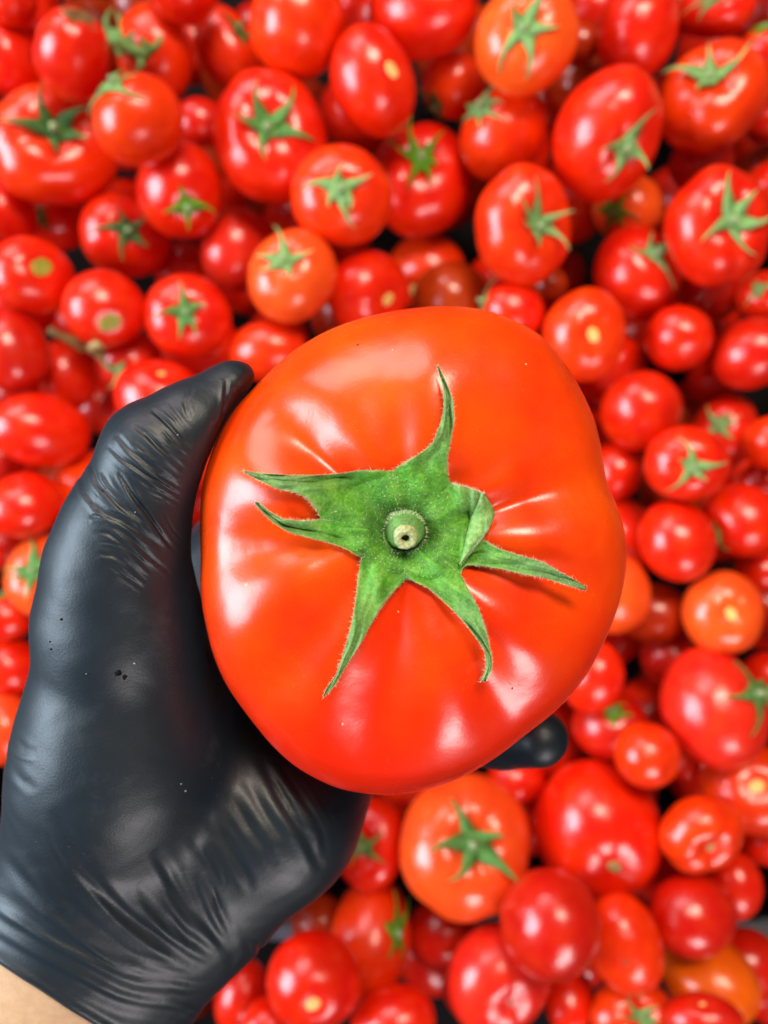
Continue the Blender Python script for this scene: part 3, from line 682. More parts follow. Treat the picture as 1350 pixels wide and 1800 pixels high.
def body_mesh(kind):
    if kind in BODY: return BODY[kind]
    nt_, np_ = 56, 30; th = np.linspace(0, 2*math.pi, nt_, endpoint=False); ph = np.linspace(0, math.pi, np_+1)[1:-1]
    T_, P_ = np.meshgrid(th, ph); v = shp(kind, T_, P_).reshape(-1, 3)
    v = np.vstack([v, shp(kind, th, np.full(nt_, 1e-3)).mean(0), shp(kind, th, np.full(nt_, math.pi-1e-3)).mean(0)]); n_ = len(ph); f = []
    for i in range(n_-1):
        for k in range(nt_): f.append((i*nt_+k, (i+1)*nt_+k, (i+1)*nt_+(k+1) % nt_, i*nt_+(k+1) % nt_))
    for k in range(nt_): f.append((len(v)-2, k, (k+1) % nt_)); f.append((len(v)-1, (n_-1)*nt_+(k+1) % nt_, (n_-1)*nt_+k))
    me = bpy.data.meshes.new('tomato'); me.from_pydata(v.tolist(), [], f); me.update(); me.polygons.foreach_set('use_smooth', [True]*len(me.polygons)); me.materials.append(M_tom)
    BODY[kind] = me; return me
def top_z(kind, th, rho):
    sq_ = SHAPES[kind][5]; ph = math.asin(min(0.999, rho**(1/sq_))); return shp(kind, np.array(th), np.array(ph))
CAL = {}
def calyx_meshes(kind, var):
    """hub, stub and sepal meshes in the tomato's own unit space"""
    if (kind, var) in CAL: return CAL[kind, var]
    rg = random.Random(hash((kind, var)) % 1000 if False else (sorted(SHAPES).index(kind)*17+var*101+3))
    ns = rg.choice((4, 5, 5, 6)) if var % 4 else 5
    sep = []; a0 = rg.random()*6
    for k in range(ns):
        a = a0+2*math.pi*k/ns+rg.uniform(-.28, .28); L = rg.uniform(0.42, 0.92)*(0.8 if var == 1 else 1.0); bend = rg.uniform(-.9, .9); curl = rg.uniform(0.0, 0.22)*(1.8 if var == 3 else 1)
        if rg.random() < 0.2: curl += 0.25
        W = rg.uniform(0.065, 0.105); vs_, fs = [], []; n = 9
        for i in range(n):
            t = i/(n-1); rho = 0.07+t*(L-0.07); aa = a+bend*t*t*0.6
            wd = W*(1.15-0.3*t)*(1-t**1.6)**0.8*(0.75+0.6*math.sin(math.pi*min(1, t*1.6+0.15)))+0.006
            c = Vector(top_z(kind, aa, rho)); rad = Vector((math.cos(aa), math.sin(aa), 0)); tan = Vector((-math.sin(aa), math.cos(aa), 0))
            c += Vector((0, 0, 0.035+curl*t**2.2*1.0))+rad*(-0.02)
            vs_ += [c+tan*wd+Vector((0, 0, 0.015)), c+Vector((0, 0, 0.0)), c-tan*wd+Vector((0, 0, 0.015)), c-Vector((0, 0, 0.03))]
        for i in range(n-1):
            for j in range(4): fs.append((i*4+j, (i+1)*4+j, (i+1)*4+(j+1) % 4, i*4+(j+1) % 4))
        fs += [(3, 2, 1, 0), tuple((n-1)*4+j for j in range(4))]
        me = bpy.data.meshes.new('sepal'); me.from_pydata(vs_, [], fs); me.update(); me.materials.append(M_cal); me.polygons.foreach_set('use_smooth', [True]*len(me.polygons)); sep.append(me)
    zc = float(top_z(kind, 0.0, 0.02)[2])
    v_, f_ = [], []; n = 16
    for r_, z_ in ((0.03, 0.065), (0.09, 0.06), (0.15, 0.05), (0.20, 0.035), (0.19, 0.0)):
        for k in range(n):
            q = 2*math.pi*k/n; rr = r_*(1+0.12*math.sin(5*q+1)); b = float(top_z(kind, q, min(rr, .3))[2]); v_.append((rr*math.cos(q), rr*math.sin(q), b+z_))
    for i in range(4):
        for k in range(n): f_.append((i*n+k, (i+1)*n+k, (i+1)*n+(k+1) % n, i*n+(k+1) % n))
    f_.append(tuple(range(n)))
    hub = bpy.data.meshes.new('calyx'); hub.from_pydata(v_, [], f_); hub.update(); hub.materials.append(M_cal); hub.polygons.foreach_set('use_smooth', [True]*len(hub.polygons))
    tl = Vector((rg.uniform(-.25, .25), rg.uniform(-.25, .25), 1)); h = rg.uniform(0.10, 0.24); z0 = Vector((0, 0, zc+0.04))
    v_, f_ = tube([z0, z0+tl*h*0.5, z0+tl*h, z0+tl*(h+0.01)], [0.085, 0.065, 0.06, 0.035], 10)
    stub = bpy.data.meshes.new('stem'); stub.from_pydata([tuple(x) for x in v_], [], f_); stub.update(); stub.materials.append(M_cal); stub.polygons.foreach_set('use_smooth', [True]*len(stub.polygons))
    CAL[kind, var] = (hub, stub, sep); return CAL[kind, var]
CAP = {}
def cap_mesh(kind, name, mat, r, pole, ring=1.0):
    key = (kind, name, pole)
    if key in CAP: return CAP[key]
    n = 14; v_, f_ = [], []
    for i, q in enumerate((0.0, 0.5, 0.9, 1.0)):
        for k in range(n):
            a = 2*math.pi*k/n; rr = r*q*(1+0.13*math.sin(2*a+.5)+.06*math.sin(5*a))+0.001
            p = shp(kind, np.array(a), np.array(math.asin(min(.99, rr)) if pole > 0 else math.pi-math.asin(min(.99, rr))))
            zz = p[2]+pole*(0.012 if q < 1 else -0.01); v_.append((rr*math.cos(a), rr*math.sin(a), float(zz)))
    for i in range(3):
        for k in range(n): f_.append((i*n+k, (i+1)*n+k, (i+1)*n+(k+1) % n, i*n+(k+1) % n))
    f_.append(tuple(range(n)))
    me = bpy.data.meshes.new(name); me.from_pydata(v_, [], f_); me.update(); me.materials.append(mat); me.polygons.foreach_set('use_smooth', [True]*len(me.polygons)); CAP[key] = me; return me

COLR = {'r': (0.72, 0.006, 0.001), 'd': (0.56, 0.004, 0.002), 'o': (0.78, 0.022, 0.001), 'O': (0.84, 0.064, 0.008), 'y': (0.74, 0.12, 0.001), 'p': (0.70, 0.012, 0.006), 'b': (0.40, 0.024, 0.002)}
GRN = {'g': (0.14, 0.32, 0.08), 'k': (0.06, 0.16, 0.05), 'l': (0.32, 0.52, 0.18), 'v': (0.15, 0.38, 0.01)}
# x, y, long r, short r, angle of long axis, stem pixel or None, end, layer, colour, kind, green, label
TOM = [
(20,2,44,40,0,None,'',1,'r','round','', 'red tomato cut off by the upper corner above the brown-patched tomato'),
(64,28,56,52,0,None,'',1,'r','lobed','', 'ribbed red tomato tucked behind the tomato with the brown rotten patch'),
(20,108,64,58,60,None,'',1,'r','round2','', 'red tomato cut by the picture edge beside the brown-patched tomato'),
(127,98,80,64,80,(150,32),'R',3,'r','heart','', 'oval red tomato with a brown rotten patch on its upper end'),
(272,98,80,72,70,None,'',2,'o','round2','', 'shiny red tomato lying under the curled green truss stalk'),
(322,-22,64,60,0,None,'',2,'r','round','', 'red tomato cut by the top edge, between truss stalk and small plum tomato'),
(400,88,76,54,98,(432,45),'C1',2,'o','plum','k', 'small orange-red plum tomato with its calyx hidden on the far side'),
(522,46,88,84,20,None,'',3,'o','round','', 'round glossy orange-red tomato at the top edge, next to the small plum tomato'),
(243,212,80,75,40,(205,150),'C3',4,'o','round','l', 'orange-red tomato under the truss stalk with a pale calyx folded over its upper rim'),
(96,258,112,104,20,(105,212),'C0',3,'o','beef','k', 'big ribbed orange tomato at the picture edge with a dark spidery calyx'),
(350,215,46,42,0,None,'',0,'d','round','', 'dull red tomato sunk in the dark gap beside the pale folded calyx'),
(476,243,112,102,110,(470,212),'C0',3,'r','lobed','g', 'big red tomato with a grey-green calyx and one long pale sepal tip'),
(655,145,93,74,110,(698,120),'S',3,'r','plum','', 'egg-shaped red tomato with a yellow stem scar near its shoulder'),
(742,22,102,76,10,None,'',3,'r','round','', 'wide bright red tomato cut by the top edge between two others'),
(798,150,58,56,0,(765,184),'C0',1,'o','round','k', 'small tomato with a dark shaded calyx above the upright green calyx'),
(925,70,93,90,60,(918,46),'C2',4,'O','round2','l', 'pale orange tomato with a light green star calyx at the top of the picture'),
(1018,78,38,36,0,None,'',1,'b','round','', 'brownish tomato sliver peeking out behind the pale orange tomato'),
(884,235,84,74,80,(838,188),'C1',3,'o','round','l', 'round tomato with a calyx seen edge-on like a green crescent'),
(740,318,102,94,80,(740,258),'C3',2,'r','lobed','v', 'red tomato whose bright green calyx stands upright in a deep dimple'),
(600,345,90,86,0,(598,330),'C2',4,'o','round2','l', 'tomato with a wide light green six-pointed star calyx above the held tomato'),
(1120,58,82,70,80,None,'',3,'r','plum','', 'smooth oval red tomato near the top with three white highlights'),
(1258,14,66,50,10,(1252,-12),'C0',2,'r','round2','l', 'tomato cut by the top edge with long pale sepals hanging down'),
(1348,92,50,46,0,(1335,48),'C1',2,'r','round','v', 'tomato cut by the picture corner with a bright green calyx'),
(1252,172,98,92,80,(1236,112),'C1',3,'o','beef','l', 'ribbed red tomato with a light calyx lying in its notched shoulder'),
(1066,238,112,92,80,(1112,262),'C3',4,'r','heart','l', 'long smooth red tomato with its calyx on the side and sepals hanging down'),
(1104,366,62,58,0,(1080,372),'C1',2,'O','round','v', 'small orange tomato with a dark green calyx below the side-lying tomato'),
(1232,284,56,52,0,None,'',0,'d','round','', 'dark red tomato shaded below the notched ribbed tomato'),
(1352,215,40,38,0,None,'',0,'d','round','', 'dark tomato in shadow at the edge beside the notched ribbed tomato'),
(1356,330,48,46,0,None,'',1,'r','round','', 'bright red tomato sliver at the edge beside the long upright sepal'),
(1262,400,102,92,100,(1302,376),'C3',4,'r','beef','l', 'big red tomato with one long sepal standing straight up'),
(920,398,102,88,100,(966,392),'C3',4,'o','lobed','l', 'orange-red tomato with its calyx turned sideways just above the held tomato'),
(1119,482,84,74,120,(1152,440),'C1',3,'r','heart','l', 'pointed red tomato with a pale calyx on its upper shoulder'),
(1252,512,58,52,0,None,'',1,'d','round','', 'dark red tomato with a single highlight under the big long-sepalled tomato'),
(1342,520,46,44,0,(1332,508),'C0',1,'r','round','l', 'tomato cut by the edge with a pale star calyx over a dark gap'),
(1193,594,68,58,0,None,'',2,'r','round2','', 'small squat red tomato alone among dark gaps beside the pointed tomato'),
(1322,622,70,62,30,None,'',2,'d','round','', 'dark red round tomato at the edge with one faint highlight'),
(1027,590,82,74,90,(1050,588),'S',3,'o','round2','', 'red tomato with a pale cream stem scar touching the held tomato outline'),
(902,548,58,50,140,(846,528),'C1',2,'r','plum','l', 'small tomato peeping over the held tomato with a calyx on its flank'),
(965,502,34,32,0,None,'',0,'b','round','', 'shaded brownish tomato in the gap above the small peeping tomato'),
(748,478,72,66,30,(724,514),'S',1,'o','round','', 'tomato just above the held tomato with a small yellow scar near its rim'),
(648,516,78,74,0,(697,530),'S',2,'r','round2','', 'glossy red tomato with a yellow scar, half hidden behind the held tomato'),
(514,486,84,78,70,(496,450),'C2',4,'O','round2','l', 'pale orange tomato with a bright calyx above the black thumb'),
(416,440,76,62,70,None,'',1,'p','round','', 'dull red tomato with a greyish patch beside the pale orange one'),
(470,616,74,54,10,None,'',2,'o','round','', 'orange-red tomato right above the tip of the black thumb'),
(330,556,76,74,0,(326,545),'C2',3,'r','round2','g', 'round red tomato with a neat small star calyx above the thumb'),
(322,472,54,46,0,None,'',0,'d','round','', 'dark red tomato squeezed behind the one with the neat star calyx'),
(317,337,82,76,90,(328,364),'C3',4,'r','round','v', 'bright red tomato with a yellow-green calyx opening in a wide V'),
(220,413,77,75,0,(228,402),'C0',3,'r','round2','k', 'round red tomato with a grey-green star pointing downwards'),
(96,388,58,54,0,(70,380),'C1',1,'r','round','g', 'shaded tomato below the big ribbed one with a calyx on its side'),
(8,376,60,54,90,None,'',1,'r','round','', 'plain red tomato at the edge under the big ribbed orange tomato'),
(56,484,72,68,0,(80,465),'G',3,'r','round2','', 'red tomato at the edge with a lime green stem scar'),
(184,543,72,68,0,(192,570),'G',3,'r','round','', 'small round tomato with an olive green stem scar in a dark dimple'),
(22,618,76,62,100,None,'',2,'d','round','', 'dark plain red tomato at the edge beside the dry stalk'),
(118,658,66,52,90,None,'',2,'r','plum','', 'small oval red tomato under the dry broken stalk'),
(232,642,66,58,150,(212,655),'C3',2,'p','round','l', 'pinkish tomato with a spread pale calyx right beside the thumb knuckle'),
(282,704,82,72,150,(286,646),'s',3,'r','round','', 'red tomato with a tiny pale dot, partly covered by the thumb'),
(72,757,86,66,170,None,'',3,'r','plum','', 'wide oval red tomato lying by the thumb knuckle near the edge'),
(42,888,66,62,0,None,'',3,'r','round2','', 'round red tomato with a bright side highlight near the thumb base'),
(166,862,72,70,0,None,'',1,'o','round','', 'orange-red tomato mostly hidden behind the thumb base'),
(84,1010,78,72,60,(50,1000),'C1',3,'O','round2','g', 'light orange tomato tucked against the glove edge'),
(12,1086,46,42,0,(2,1042),'C1',2,'r','round','v', 'small red tomato with a green calyx cut by the edge below the light orange one'),
(20,1172,54,50,90,None,'',2,'r','round','', 'plain red tomato between glove and edge under the small calyxed one'),
(10,1282,62,56,90,None,'',2,'O','round','', 'orange tomato at the edge beside the widest part of the glove'),
(12,962,46,44,0,None,'',0,'d','round','', 'dark red tomato in shadow above the light orange one by the glove'),
(8,812,36,34,0,None,'',1,'p','round','', 'pink-red sliver of tomato between the wide oval and the round one'),
(1126,722,80,72,20,None,'',3,'r','round2','', 'plump red tomato with four highlights beside the held tomato'),
(1272,760,70,56,80,(1264,742),'C3',2,'r','round','l', 'tomato with a pale V-shaped calyx partly behind its calyxed neighbour'),
(1206,815,72,68,0,(1219,822),'C0',4,'r','round2','l', 'red tomato with a pale mint calyx, one sepal pointing to the held tomato'),
(1082,828,54,48,90,None,'',1,'r','round','', 'red tomato showing only a crescent behind the held tomato'),
(1250,672,42,40,0,None,'',0,'d','round','', 'deep red tomato sunk in the gap above the pale V-shaped calyx'),
(1354,778,48,46,0,None,'',2,'o','round','', 'orange-red tomato sliver at the edge beside the pale V-shaped calyx'),
(1189,950,76,66,110,None,'',3,'r','plum','', 'barrel-shaped red tomato with a strong low highlight'),
(1300,914,70,66,0,(1254,940),'C1',3,'r','round','g', 'red tomato with its green calyx turned down towards the barrel-shaped one'),
(1338,848,40,36,0,None,'',0,'d','round','', 'shaded red tomato between the mint calyx tomato and the edge'),
(1072,1040,76,70,90,None,'',2,'O','round','', 'pale orange tomato showing a wide crescent behind the held tomato'),
(1150,1080,58,54,0,None,'',1,'b','round','', 'brownish red tomato beside the pale orange crescent'),
(1270,1077,74,70,90,(1290,1080),'S',3,'O','round2','', 'round orange tomato with a glowing yellow stem scar'),
(1335,1002,44,40,0,None,'',0,'r','round','', 'red tomato glimpsed above the one with the glowing yellow scar'),
(1042,1190,66,54,70,None,'',3,'r','plum','', 'small red tomato touching the held tomato above the black fingertip'),
(1184,1156,58,54,0,None,'',0,'d','round','', 'dark shaded tomato between the yellow-scar tomato and a dark gap'),
(1253,1244,108,90,110,(1338,1215),'C1',4,'p','plum','g', 'big oval pink-red tomato with a bright white highlight low down'),
(1072,1276,66,62,0,(1078,1252),'C1',1,'d','round','v', 'dark tomato with a vivid green calyx beside the black fingertip'),
(1137,1327,64,58,120,None,'',4,'o','round2','', 'small orange-red tomato next to the vivid green calyx'),
(1350,1190,46,44,0,(1345,1215),'C0',1,'r','round','l', 'tomato cut by the edge behind the big oval pink-red one'),
(1202,1346,30,28,0,None,'',0,'r','round','', 'tiny red sliver with a white glint under the big oval tomato'),
(1322,1388,86,80,0,(1334,1380),'S',3,'o','round2','', 'orange-red tomato with a yellow stem scar near the lower edge corner'),
(1050,1456,124,112,110,(1078,1532),'D',3,'r','heart','', 'largest red tomato of the heap, its dimple catching a wide pink sheen'),
(1232,1466,74,68,30,(1258,1512),'D',3,'o','beef','', 'small ribbed orange-red tomato puckered towards its stem end'),
(1345,1472,52,48,0,None,'',1,'r','round','', 'red tomato at the edge under the yellow-scar tomato'),
(1292,1556,58,46,80,None,'',2,'r','round','', 'red tomato against the dark crate gap with two small highlights'),
(1217,1608,80,70,20,None,'',4,'d','round','', 'deep red squat tomato beside the grey crate rim'),
(966,1622,97,93,0,None,'',5,'d','round2','', 'deep red tomato lying on top of two others near the bottom'),
(1098,1658,88,66,100,(1095,1700),'B',4,'o','plum','', 'orange-red tomato with a brown blossom-end ring facing up'),
(818,1486,122,118,80,(840,1483),'C0',4,'O','lobed','g', 'large orange tomato with a thin five-pointed star calyx below the held one'),
(906,1372,54,42,10,None,'',1,'r','round','', 'red tomato between black fingertip and the large orange star tomato'),
(652,1484,80,62,80,(622,1490),'C0',1,'r','lobed','g', 'red tomato half hidden behind the glove heel with thin sepals'),
(652,1646,99,72,80,(714,1640),'C3',4,'o','plum','v', 'upright egg-shaped tomato with a bright calyx trailing a curled sepal'),
(776,1640,64,60,0,None,'',0,'d','round','', 'dark red tomato in shadow beside the trailing curled sepal'),
(552,1722,84,80,0,(552,1764),'S',4,'r','round','', 'round red tomato with a cream stem scar below the glove'),
(560,1618,50,46,0,None,'',0,'b','round','', 'brownish tomato in the gap under the glove heel'),
(424,1750,68,46,75,None,'',2,'r','plum','', 'red plum tomato beside the pinched wrist of the glove'),
(474,1800,50,46,0,None,'',2,'r','round','', 'red tomato cut by the bottom edge near the glove wrist'),
(690,1796,78,60,10,None,'',3,'r','round','', 'red tomato cut by the bottom edge under the upright egg-shaped one'),
(876,1720,98,90,60,(906,1774),'B',3,'p','round2','', 'pinkish red tomato with a faint ring mark, half under the deep red one'),
(1000,1756,60,44,80,None,'',2,'r','plum','', 'small narrow red tomato wedged under the deep red one'),
(1115,1788,78,62,0,(1142,1788),'C3',3,'o','lobed','l', 'tomato cut by the bottom edge with a pale upright sepal'),
(1246,1722,88,72,150,None,'',3,'y','round','', 'amber yellow-orange tomato near the lower corner'),
(1236,1792,68,44,0,(1242,1752),'s',4,'d','round','', 'dark red tomato cut by the bottom edge in front of the amber one'),
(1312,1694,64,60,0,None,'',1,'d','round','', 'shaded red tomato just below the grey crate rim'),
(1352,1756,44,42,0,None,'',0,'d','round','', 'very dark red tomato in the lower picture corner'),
]
LAYD = {0: 0.535, 1: 0.520, 2: 0.508, 3: 0.498, 4: 0.490, 5: 0.470}
dcur = np.array([LAYD[t[7]]-0.010*max(0, (t[1]-1300)/500) for t in TOM])
rpx = np.array([(t[2]*t[3])**0.5 for t in TOM]); lay = np.array([t[7] for t in TOM])
xy = np.array([[t[0], t[1]] for t in TOM], float)
for it in range(400):                       # let overlapping neighbours sink or rise until they only just touch
    moved = False
    Xs = np.stack([(xy[:, 0]-CX)/F*dcur, (CY-xy[:, 1])/F*dcur, -dcur], 1); Rs = rpx*dcur/F
    for i in range(len(TOM)):
        dv = Xs-Xs[i]; di = np.sqrt((dv*dv).sum(1)); need = 0.95*(Rs+Rs[i]); bad = np.where((di < need))[0]
        for j in bad:
            if j <= i: continue
            deep, shal = (i, j) if (dcur[i]+(4-lay[i])*.004 > dcur[j]+(4-lay[j])*.004) else (j, i)
            g_ = min(0.0015, (need[j]-di[j])*0.4); dcur[deep] += g_*0.75; dcur[shal] -= g_*0.25*(dcur[shal] > 0.45); moved = True
    dcur = np.clip(dcur, 0.44, 0.625)
    if not moved: break

def place(px, py, d, rl, rs, ang, stem, end, col, kind, green, label, group, name='tomato', seed=0):
    rg = random.Random(seed*7+3)
    c = V(px, py, d); k = d/F*0.985; R = rs*k; ratio = rl/rs
    v = (c-camv).normalized(); ex = (Vector((1, 0, 0))-v*v.x).normalized(); ey = ex.cross(v)*-1
    if ey.y < 0: ey = -ey
    if stem is None:
        a = rg.uniform(0, 6.28); z = (ex*math.cos(a)*0.8+ey*math.sin(a)*0.8+v*0.6).normalized()
        if ratio > 1.15:
            q = math.radians(ang)+(math.pi if rg.random() < .5 else 0); z = (ex*math.cos(q)+ey*math.sin(q)+v*0.35).normalized()
    else:
        ox, oy = (stem[0]-px)/rl, -(stem[1]-py)/rl; m_ = math.hypot(ox, oy)
        if m_ > 0.97: ox, oy = ox/m_*0.97, oy/m_*0.97; m_ = 0.97
        z = (ex*ox+ey*oy-v*math.sqrt(1-m_*m_)).normalized()
    q = math.radians(ang); l = ex*math.cos(q)+ey*math.sin(q)
    sx, sy, sz = 1, 1, 1
    zs = SHAPES[kind][4]
    if abs(l.dot(z)) > 0.72: sz = min(1.35, 1+(ratio-1)*1.05)
    else: sx = ratio
    x = l-z*l.dot(z)
    if x.length < 0.05: x = ex-z*ex.dot(z)
    x.normalize(); y = z.cross(x)
    if kind in ('plum', 'heart', 'round') : sz /= max(zs, 0.85)
    o = link_mesh(name, body_mesh(kind))
    o.matrix_world = Matrix.Translation(c) @ Matrix((x, y, z)).transposed().to_4x4() @ Matrix.Diagonal((R*sx, R*sy, R*sz, 1))
    cc = COLR[col]; j = rg.uniform(0.9, 1.1); o.color = (min(.85, cc[0]*(0.94+0.1*rg.random())), cc[1]*rg.uniform(.8, 1.25), cc[2], 1)
    tag(o, label, 'tomato', group)
    if end.startswith('C'):
        hub, stub, sep = calyx_meshes(kind, int(end[1])+4*(seed % 3)); gc = GRN[green or 'g']
        h = link_mesh('calyx', hub, o); rz = rg.uniform(0, 6.28); h.rotation_euler = (0, 0, rz); h.scale = (1/sx, 1, 1)
        s = link_mesh('stem', stub, h); s.color = (0.45, 0.5, 0.28, 1)
        for me in sep:
            sp = link_mesh('sepal', me, h); sp.color = (*gc, 1)
        h.color = (*gc, 1)
    elif end == 'S': s = link_mesh('stem_scar', cap_mesh(kind, 'stem_scar', M_scar, 0.15, 1), o)
    elif end == 'G': s = link_mesh('stem_scar', cap_mesh(kind, 'green_stem_scar', M_gscar, 0.25, 1), o)
    elif end == 's': s = link_mesh('stem_scar', cap_mesh(kind, 'small_stem_scar', M_scar, 0.08, 1), o)
    elif end == 'D': s = link_mesh('stem_scar', cap_mesh(kind, 'dry_stem_scar', M_dry, 0.10, 1), o)
    elif end == 'B': s = link_mesh('blossom_scar', cap_mesh(kind, 'blossom_scar', M_blos, 0.06, 1), o)
    elif end == 'R':
        s = link_mesh('rotten_patch', cap_mesh(kind, 'rotten_patch', M_rot, 0.52, 1), o)
    return o
GRP = 'tomatoes heaped in the crates'
for i, t in enumerate(TOM):
    place(t[0], t[1], float(dcur[i]), t[2], t[3], t[4], t[5], t[6], t[8], t[9], t[10], t[11], GRP, seed=i)
# tomatoes deeper in the heap, seen through the gaps; each is named by the nearest thing one can find
MARK = [(230, 80, 'curled truss stalk'), (96, 240, 'big ribbed orange tomato'), (470, 225, 'long pale sepal tip'), (698, 120, 'egg-shaped tomato with yellow scar'), (918, 48, 'pale orange tomato at the top'),
 (740, 265, 'upright green calyx'), (600, 335, 'wide six-pointed star calyx'), (1238, 112, 'notched ribbed tomato'), (1110, 262, 'side-lying calyx with hanging sepals'), (1290, 330, 'long upright sepal'),
 (960, 392, 'calyx turned sideways'), (1150, 440, 'pointed tomato with pale calyx'), (1190, 594, 'small squat tomato'), (1320, 620, 'dark round tomato at the edge'), (1048, 588, 'cream scar tomato'),
 (495, 450, 'pale orange tomato above the thumb'), (326, 545, 'neat small star calyx'), (328, 364, 'V-shaped yellow-green calyx'), (228, 402, 'downward pointing star calyx'), (80, 465, 'lime green scar'),
 (192, 570, 'olive green scar'), (135, 603, 'dry broken stalk'), (212, 655, 'spread pale calyx by the thumb'), (70, 757, 'wide oval tomato'), (60, 1005, 'light orange tomato by the glove'), (1126, 722, 'plump four-highlight tomato'),
 (1264, 742, 'pale V-shaped calyx'), (1219, 822, 'pale mint calyx'), (1189, 950, 'barrel-shaped tomato'), (1290, 1080, 'glowing yellow scar'), (1078, 1252, 'vivid green calyx'), (1253, 1244, 'big oval pink-red tomato'),
 (1334, 1380, 'lower yellow scar tomato'), (1050, 1456, 'largest red tomato of the heap'), (1232, 1466, 'small puckered tomato'), (1300, 1633, 'grey crate rim'), (966, 1622, 'deep red tomato lying on top'), (1098, 1700, 'brown blossom-end ring'),
 (840, 1483, 'large orange star tomato'), (622, 1490, 'heel of the glove'), (714, 1640, 'trailing curled sepal'), (552, 1764, 'cream scar below the glove'), (415, 1720, 'pinched glove wrist'), (1246, 1722, 'amber tomato'), (884, 235, 'green crescent calyx'), (948, 1300, 'black fingertip')]
upper = []
for o in [o for o in scene.objects if o.type == 'MESH' and (o.name.startswith('tomato') or o in (held, glove))]:
    mw = o.matrix_world; upper.append(([mw @ v.co for v in o.data.vertices], [tuple(p.vertices) for p in o.data.polygons])) if o is not glove and o is not held else None
uv, uf = [], []
for v_, f_ in upper:
    b0 = len(uv); uv += v_; uf += [tuple(x+b0 for x in f) for f in f_]
bvu = BVHTree.FromPolygons(uv, uf)
bpx = [bvh, gb]
def shown(c, r):
    n = 0
    for a in range(10):
        for q in (0.25, 0.5, 0.75, 0.93):
            p = c+Vector((math.cos(a*.628)*r*q, math.sin(a*.628)*r*q, r*math.sqrt(1-q*q)*0.98)); d = p-camv; L = d.length; d.normalize()
            x, y = CX+p.x/(CAMZ-p.z)*F, CY-p.y/(CAMZ-p.z)*F
            if not (0 < x < 1350 and 0 < y < 1800): continue
            if any(b.ray_cast(camv, d, L-0.001)[0] is not None for b in (bvu, bvh, gb)): continue
            n += 1
    return n
spots = [(V(t[0], t[1], float(dcur[i])), rpx[i]*dcur[i]/F) for i, t in enumerate(TOM)]
n_deep = 0; rd = random.Random(4); used = set()
for k in range(2500):
    px, py = rd.uniform(-20, 1370), rd.uniform(-20, 1820); r = rd.uniform(0.023, 0.032); d = rd.uniform(0.545, 0.635)
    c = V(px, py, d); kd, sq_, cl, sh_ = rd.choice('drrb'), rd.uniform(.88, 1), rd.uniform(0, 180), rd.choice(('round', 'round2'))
    if py > 1480 and abs(c.y-yr) < r+0.016 and c.z-r < CAMZ-RIM_D+0.01: continue
    if any((c-q).length < 0.95*(r+s) for q, s in spots): continue
    if shown(c, r) < 3: continue
    lab = None
    for mx, my, nm in sorted(MARK, key=lambda m: math.hypot(m[0]-px, m[1]-py))[:6]:
        ax_, ay_ = px-mx, py-my
        rel = ('above' if ay_ < 0 else 'below') if abs(ay_) > abs(ax_) else ('right of' if ax_ > 0 else 'left of')
        lab = 'shaded tomato deep in the gap %s the %s' % (rel, nm)
        if lab not in used: break
        lab = None
    if lab is None: continue
    used.add(lab); spots.append((c, r)); n_deep += 1
    place(px, py, d, r*F/d, r*F/d*sq_, cl, None, '', kd, sh_, '', lab, 'tomatoes deep in the heap', seed=900+k)

# the heap goes on under the hand and past the picture's edges
n_more = 0
for k in range(2600):
    px, py = rd.uniform(-150, 1500), rd.uniform(-150, 1950); r = rd.uniform(0.025, 0.034); d = rd.uniform(0.490, 0.545); c = V(px, py, d); rp = r*F/d
    inside = -rp*1.15 < px < 1350+rp*1.15 and -rp*1.15 < py < 1800+rp*1.15
    if any((c-q).length < 0.95*(r+s) for q, s in spots): continue
    if abs(c.y-yr) < r+0.016 and c.z-r < CAMZ-RIM_D+0.01: continue
    if inside and (not (0 < px < 1350 and 0 < py < 1800) or shown(c, r*1.06) > 0): continue
    spots.append((c, r)); n_more += 1
    place(px, py, d, rp, rp*rd.uniform(.88, 1), rd.uniform(0, 180), (px+rd.uniform(-.6, .6)*rp, py+rd.uniform(-.6, .6)*rp), rd.choice(('C0', 'C1', 'C2', '', 'S')), rd.choice('rroo'), rd.choice(('round', 'round2', 'lobed')), rd.choice('gl'),
          'red tomato lying in the heap under the raised gloved hand' if inside else 'red tomato at the outer margin of the heap', 'tomatoes under the hand' if inside else 'tomatoes at the margin of the heap', seed=5000+k)
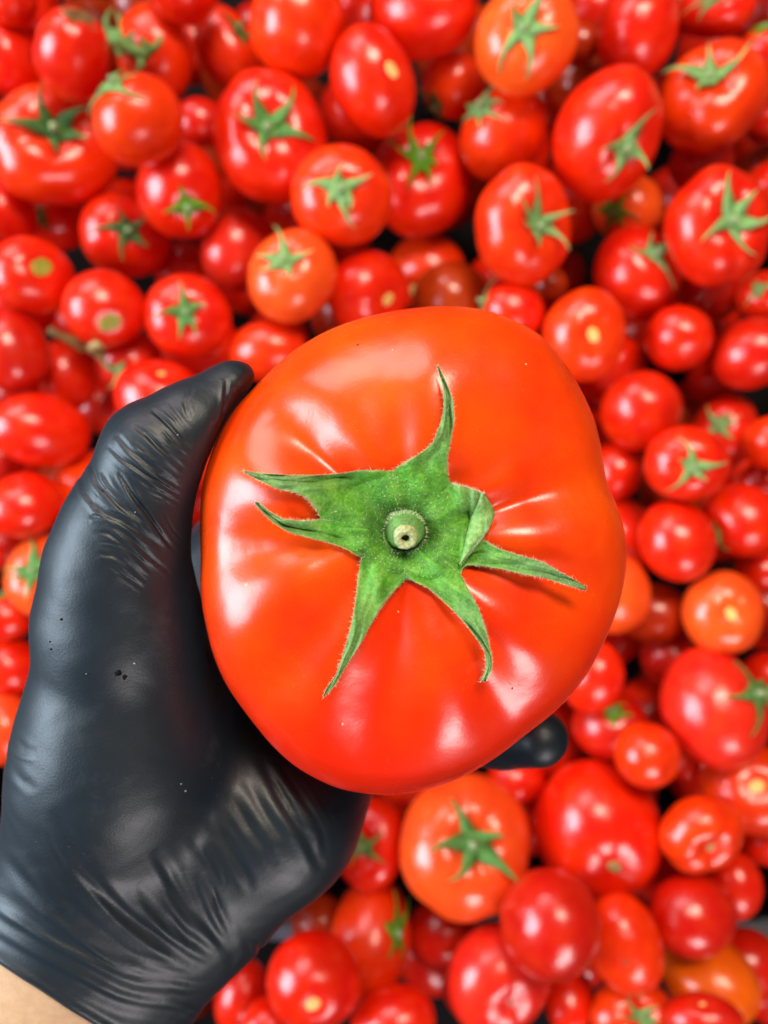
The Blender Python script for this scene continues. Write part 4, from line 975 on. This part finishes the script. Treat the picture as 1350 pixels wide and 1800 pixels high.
# ------------------------------------------------------------------ loose stalks
def depth_at(px, py):
    best = 1.0
    for i, t in enumerate(TOM):
        e = math.hypot(px-t[0], py-t[1])/rpx[i]
        if e < 1: best = min(best, dcur[i]-rpx[i]*dcur[i]/F*math.sqrt(1-e*e))
    return best if best < 0.9 else 0.53
def stalk(name, paths, label, mat, lift=0.002):
    root = bpy.data.objects.new(name, None); COL.objects.link(root); x, y = paths[0][1][0]; root.location = V(x, y, depth_at(x, y)); tag(root, label, 'stalk')
    for nm, pth, r0, r1, lf in paths:
        n = 12; q = smooth2(resample(pth, n), 1); dl = [depth_at(*a)-lift for a in q]
        for _ in range(4): dl = [min(dl[k], (dl[max(0, k-1)]+dl[min(n-1, k+1)])/2) for k in range(n)]
        ps = [V(q[k][0], q[k][1], dl[k]-lf*math.sin(math.pi*min(1, k/(n-1)*0.6))) - root.location for k in range(n)]
        v_, f_ = tube(ps, [(r0+(r1-r0)*k/(n-1))*1.35*mm*(1+0.15*math.sin(k*2.1)) for k in range(n)], 8)
        o = mesh_obj(nm, v_, f_, mat, root)
        if mat == M_stalk: set_attr(o.data, 'edge', [0]*len(v_)); set_attr(o.data, 'tip', [0.55]*len(v_))
stalk('truss_stalk', [('stem', [(200, 62), (215, 78), (232, 88), (248, 96), (262, 92)], 3.4, 2.6, .004),
    ('sepal', [(203, 66), (188, 50), (186, 32), (197, 15)], 2.2, 0.6, .008), ('sepal', [(212, 70), (214, 45), (206, 22)], 2.2, 0.7, .010),
    ('sepal', [(232, 86), (228, 65), (236, 55)], 2.0, 0.7, .008), ('sepal', [(258, 92), (272, 84), (284, 70), (280, 62)], 2.2, 0.7, .008),
    ('sepal', [(246, 96), (250, 112), (240, 126)], 2.4, 0.8, .006), ('sepal', [(262, 90), (254, 74), (246, 70)], 2.2, 0.8, .009),
    ('sepal', [(218, 80), (206, 90), (214, 100)], 2.2, 0.9, .006)], 'curled green truss stalk with sepals lying on the upper tomatoes', M_stalk)
stalk('broken_stalk', [('stem', [(88, 580), (112, 592), (140, 604), (168, 618), (184, 626)], 1.7, 2.4, .004), ('node', [(134, 600), (142, 605), (150, 610)], 2.8, 2.8, .004), ('bract', [(160, 612), (170, 604), (182, 612)], 2.0, 0.8, .005)],
    'thin dry broken stalk lying above the small oval tomato', M_dry)
print('deep', n_deep, 'more', n_more, 'iters', it, 'depths', dcur.min(), dcur.max(), 'glove verts', len(gv_))
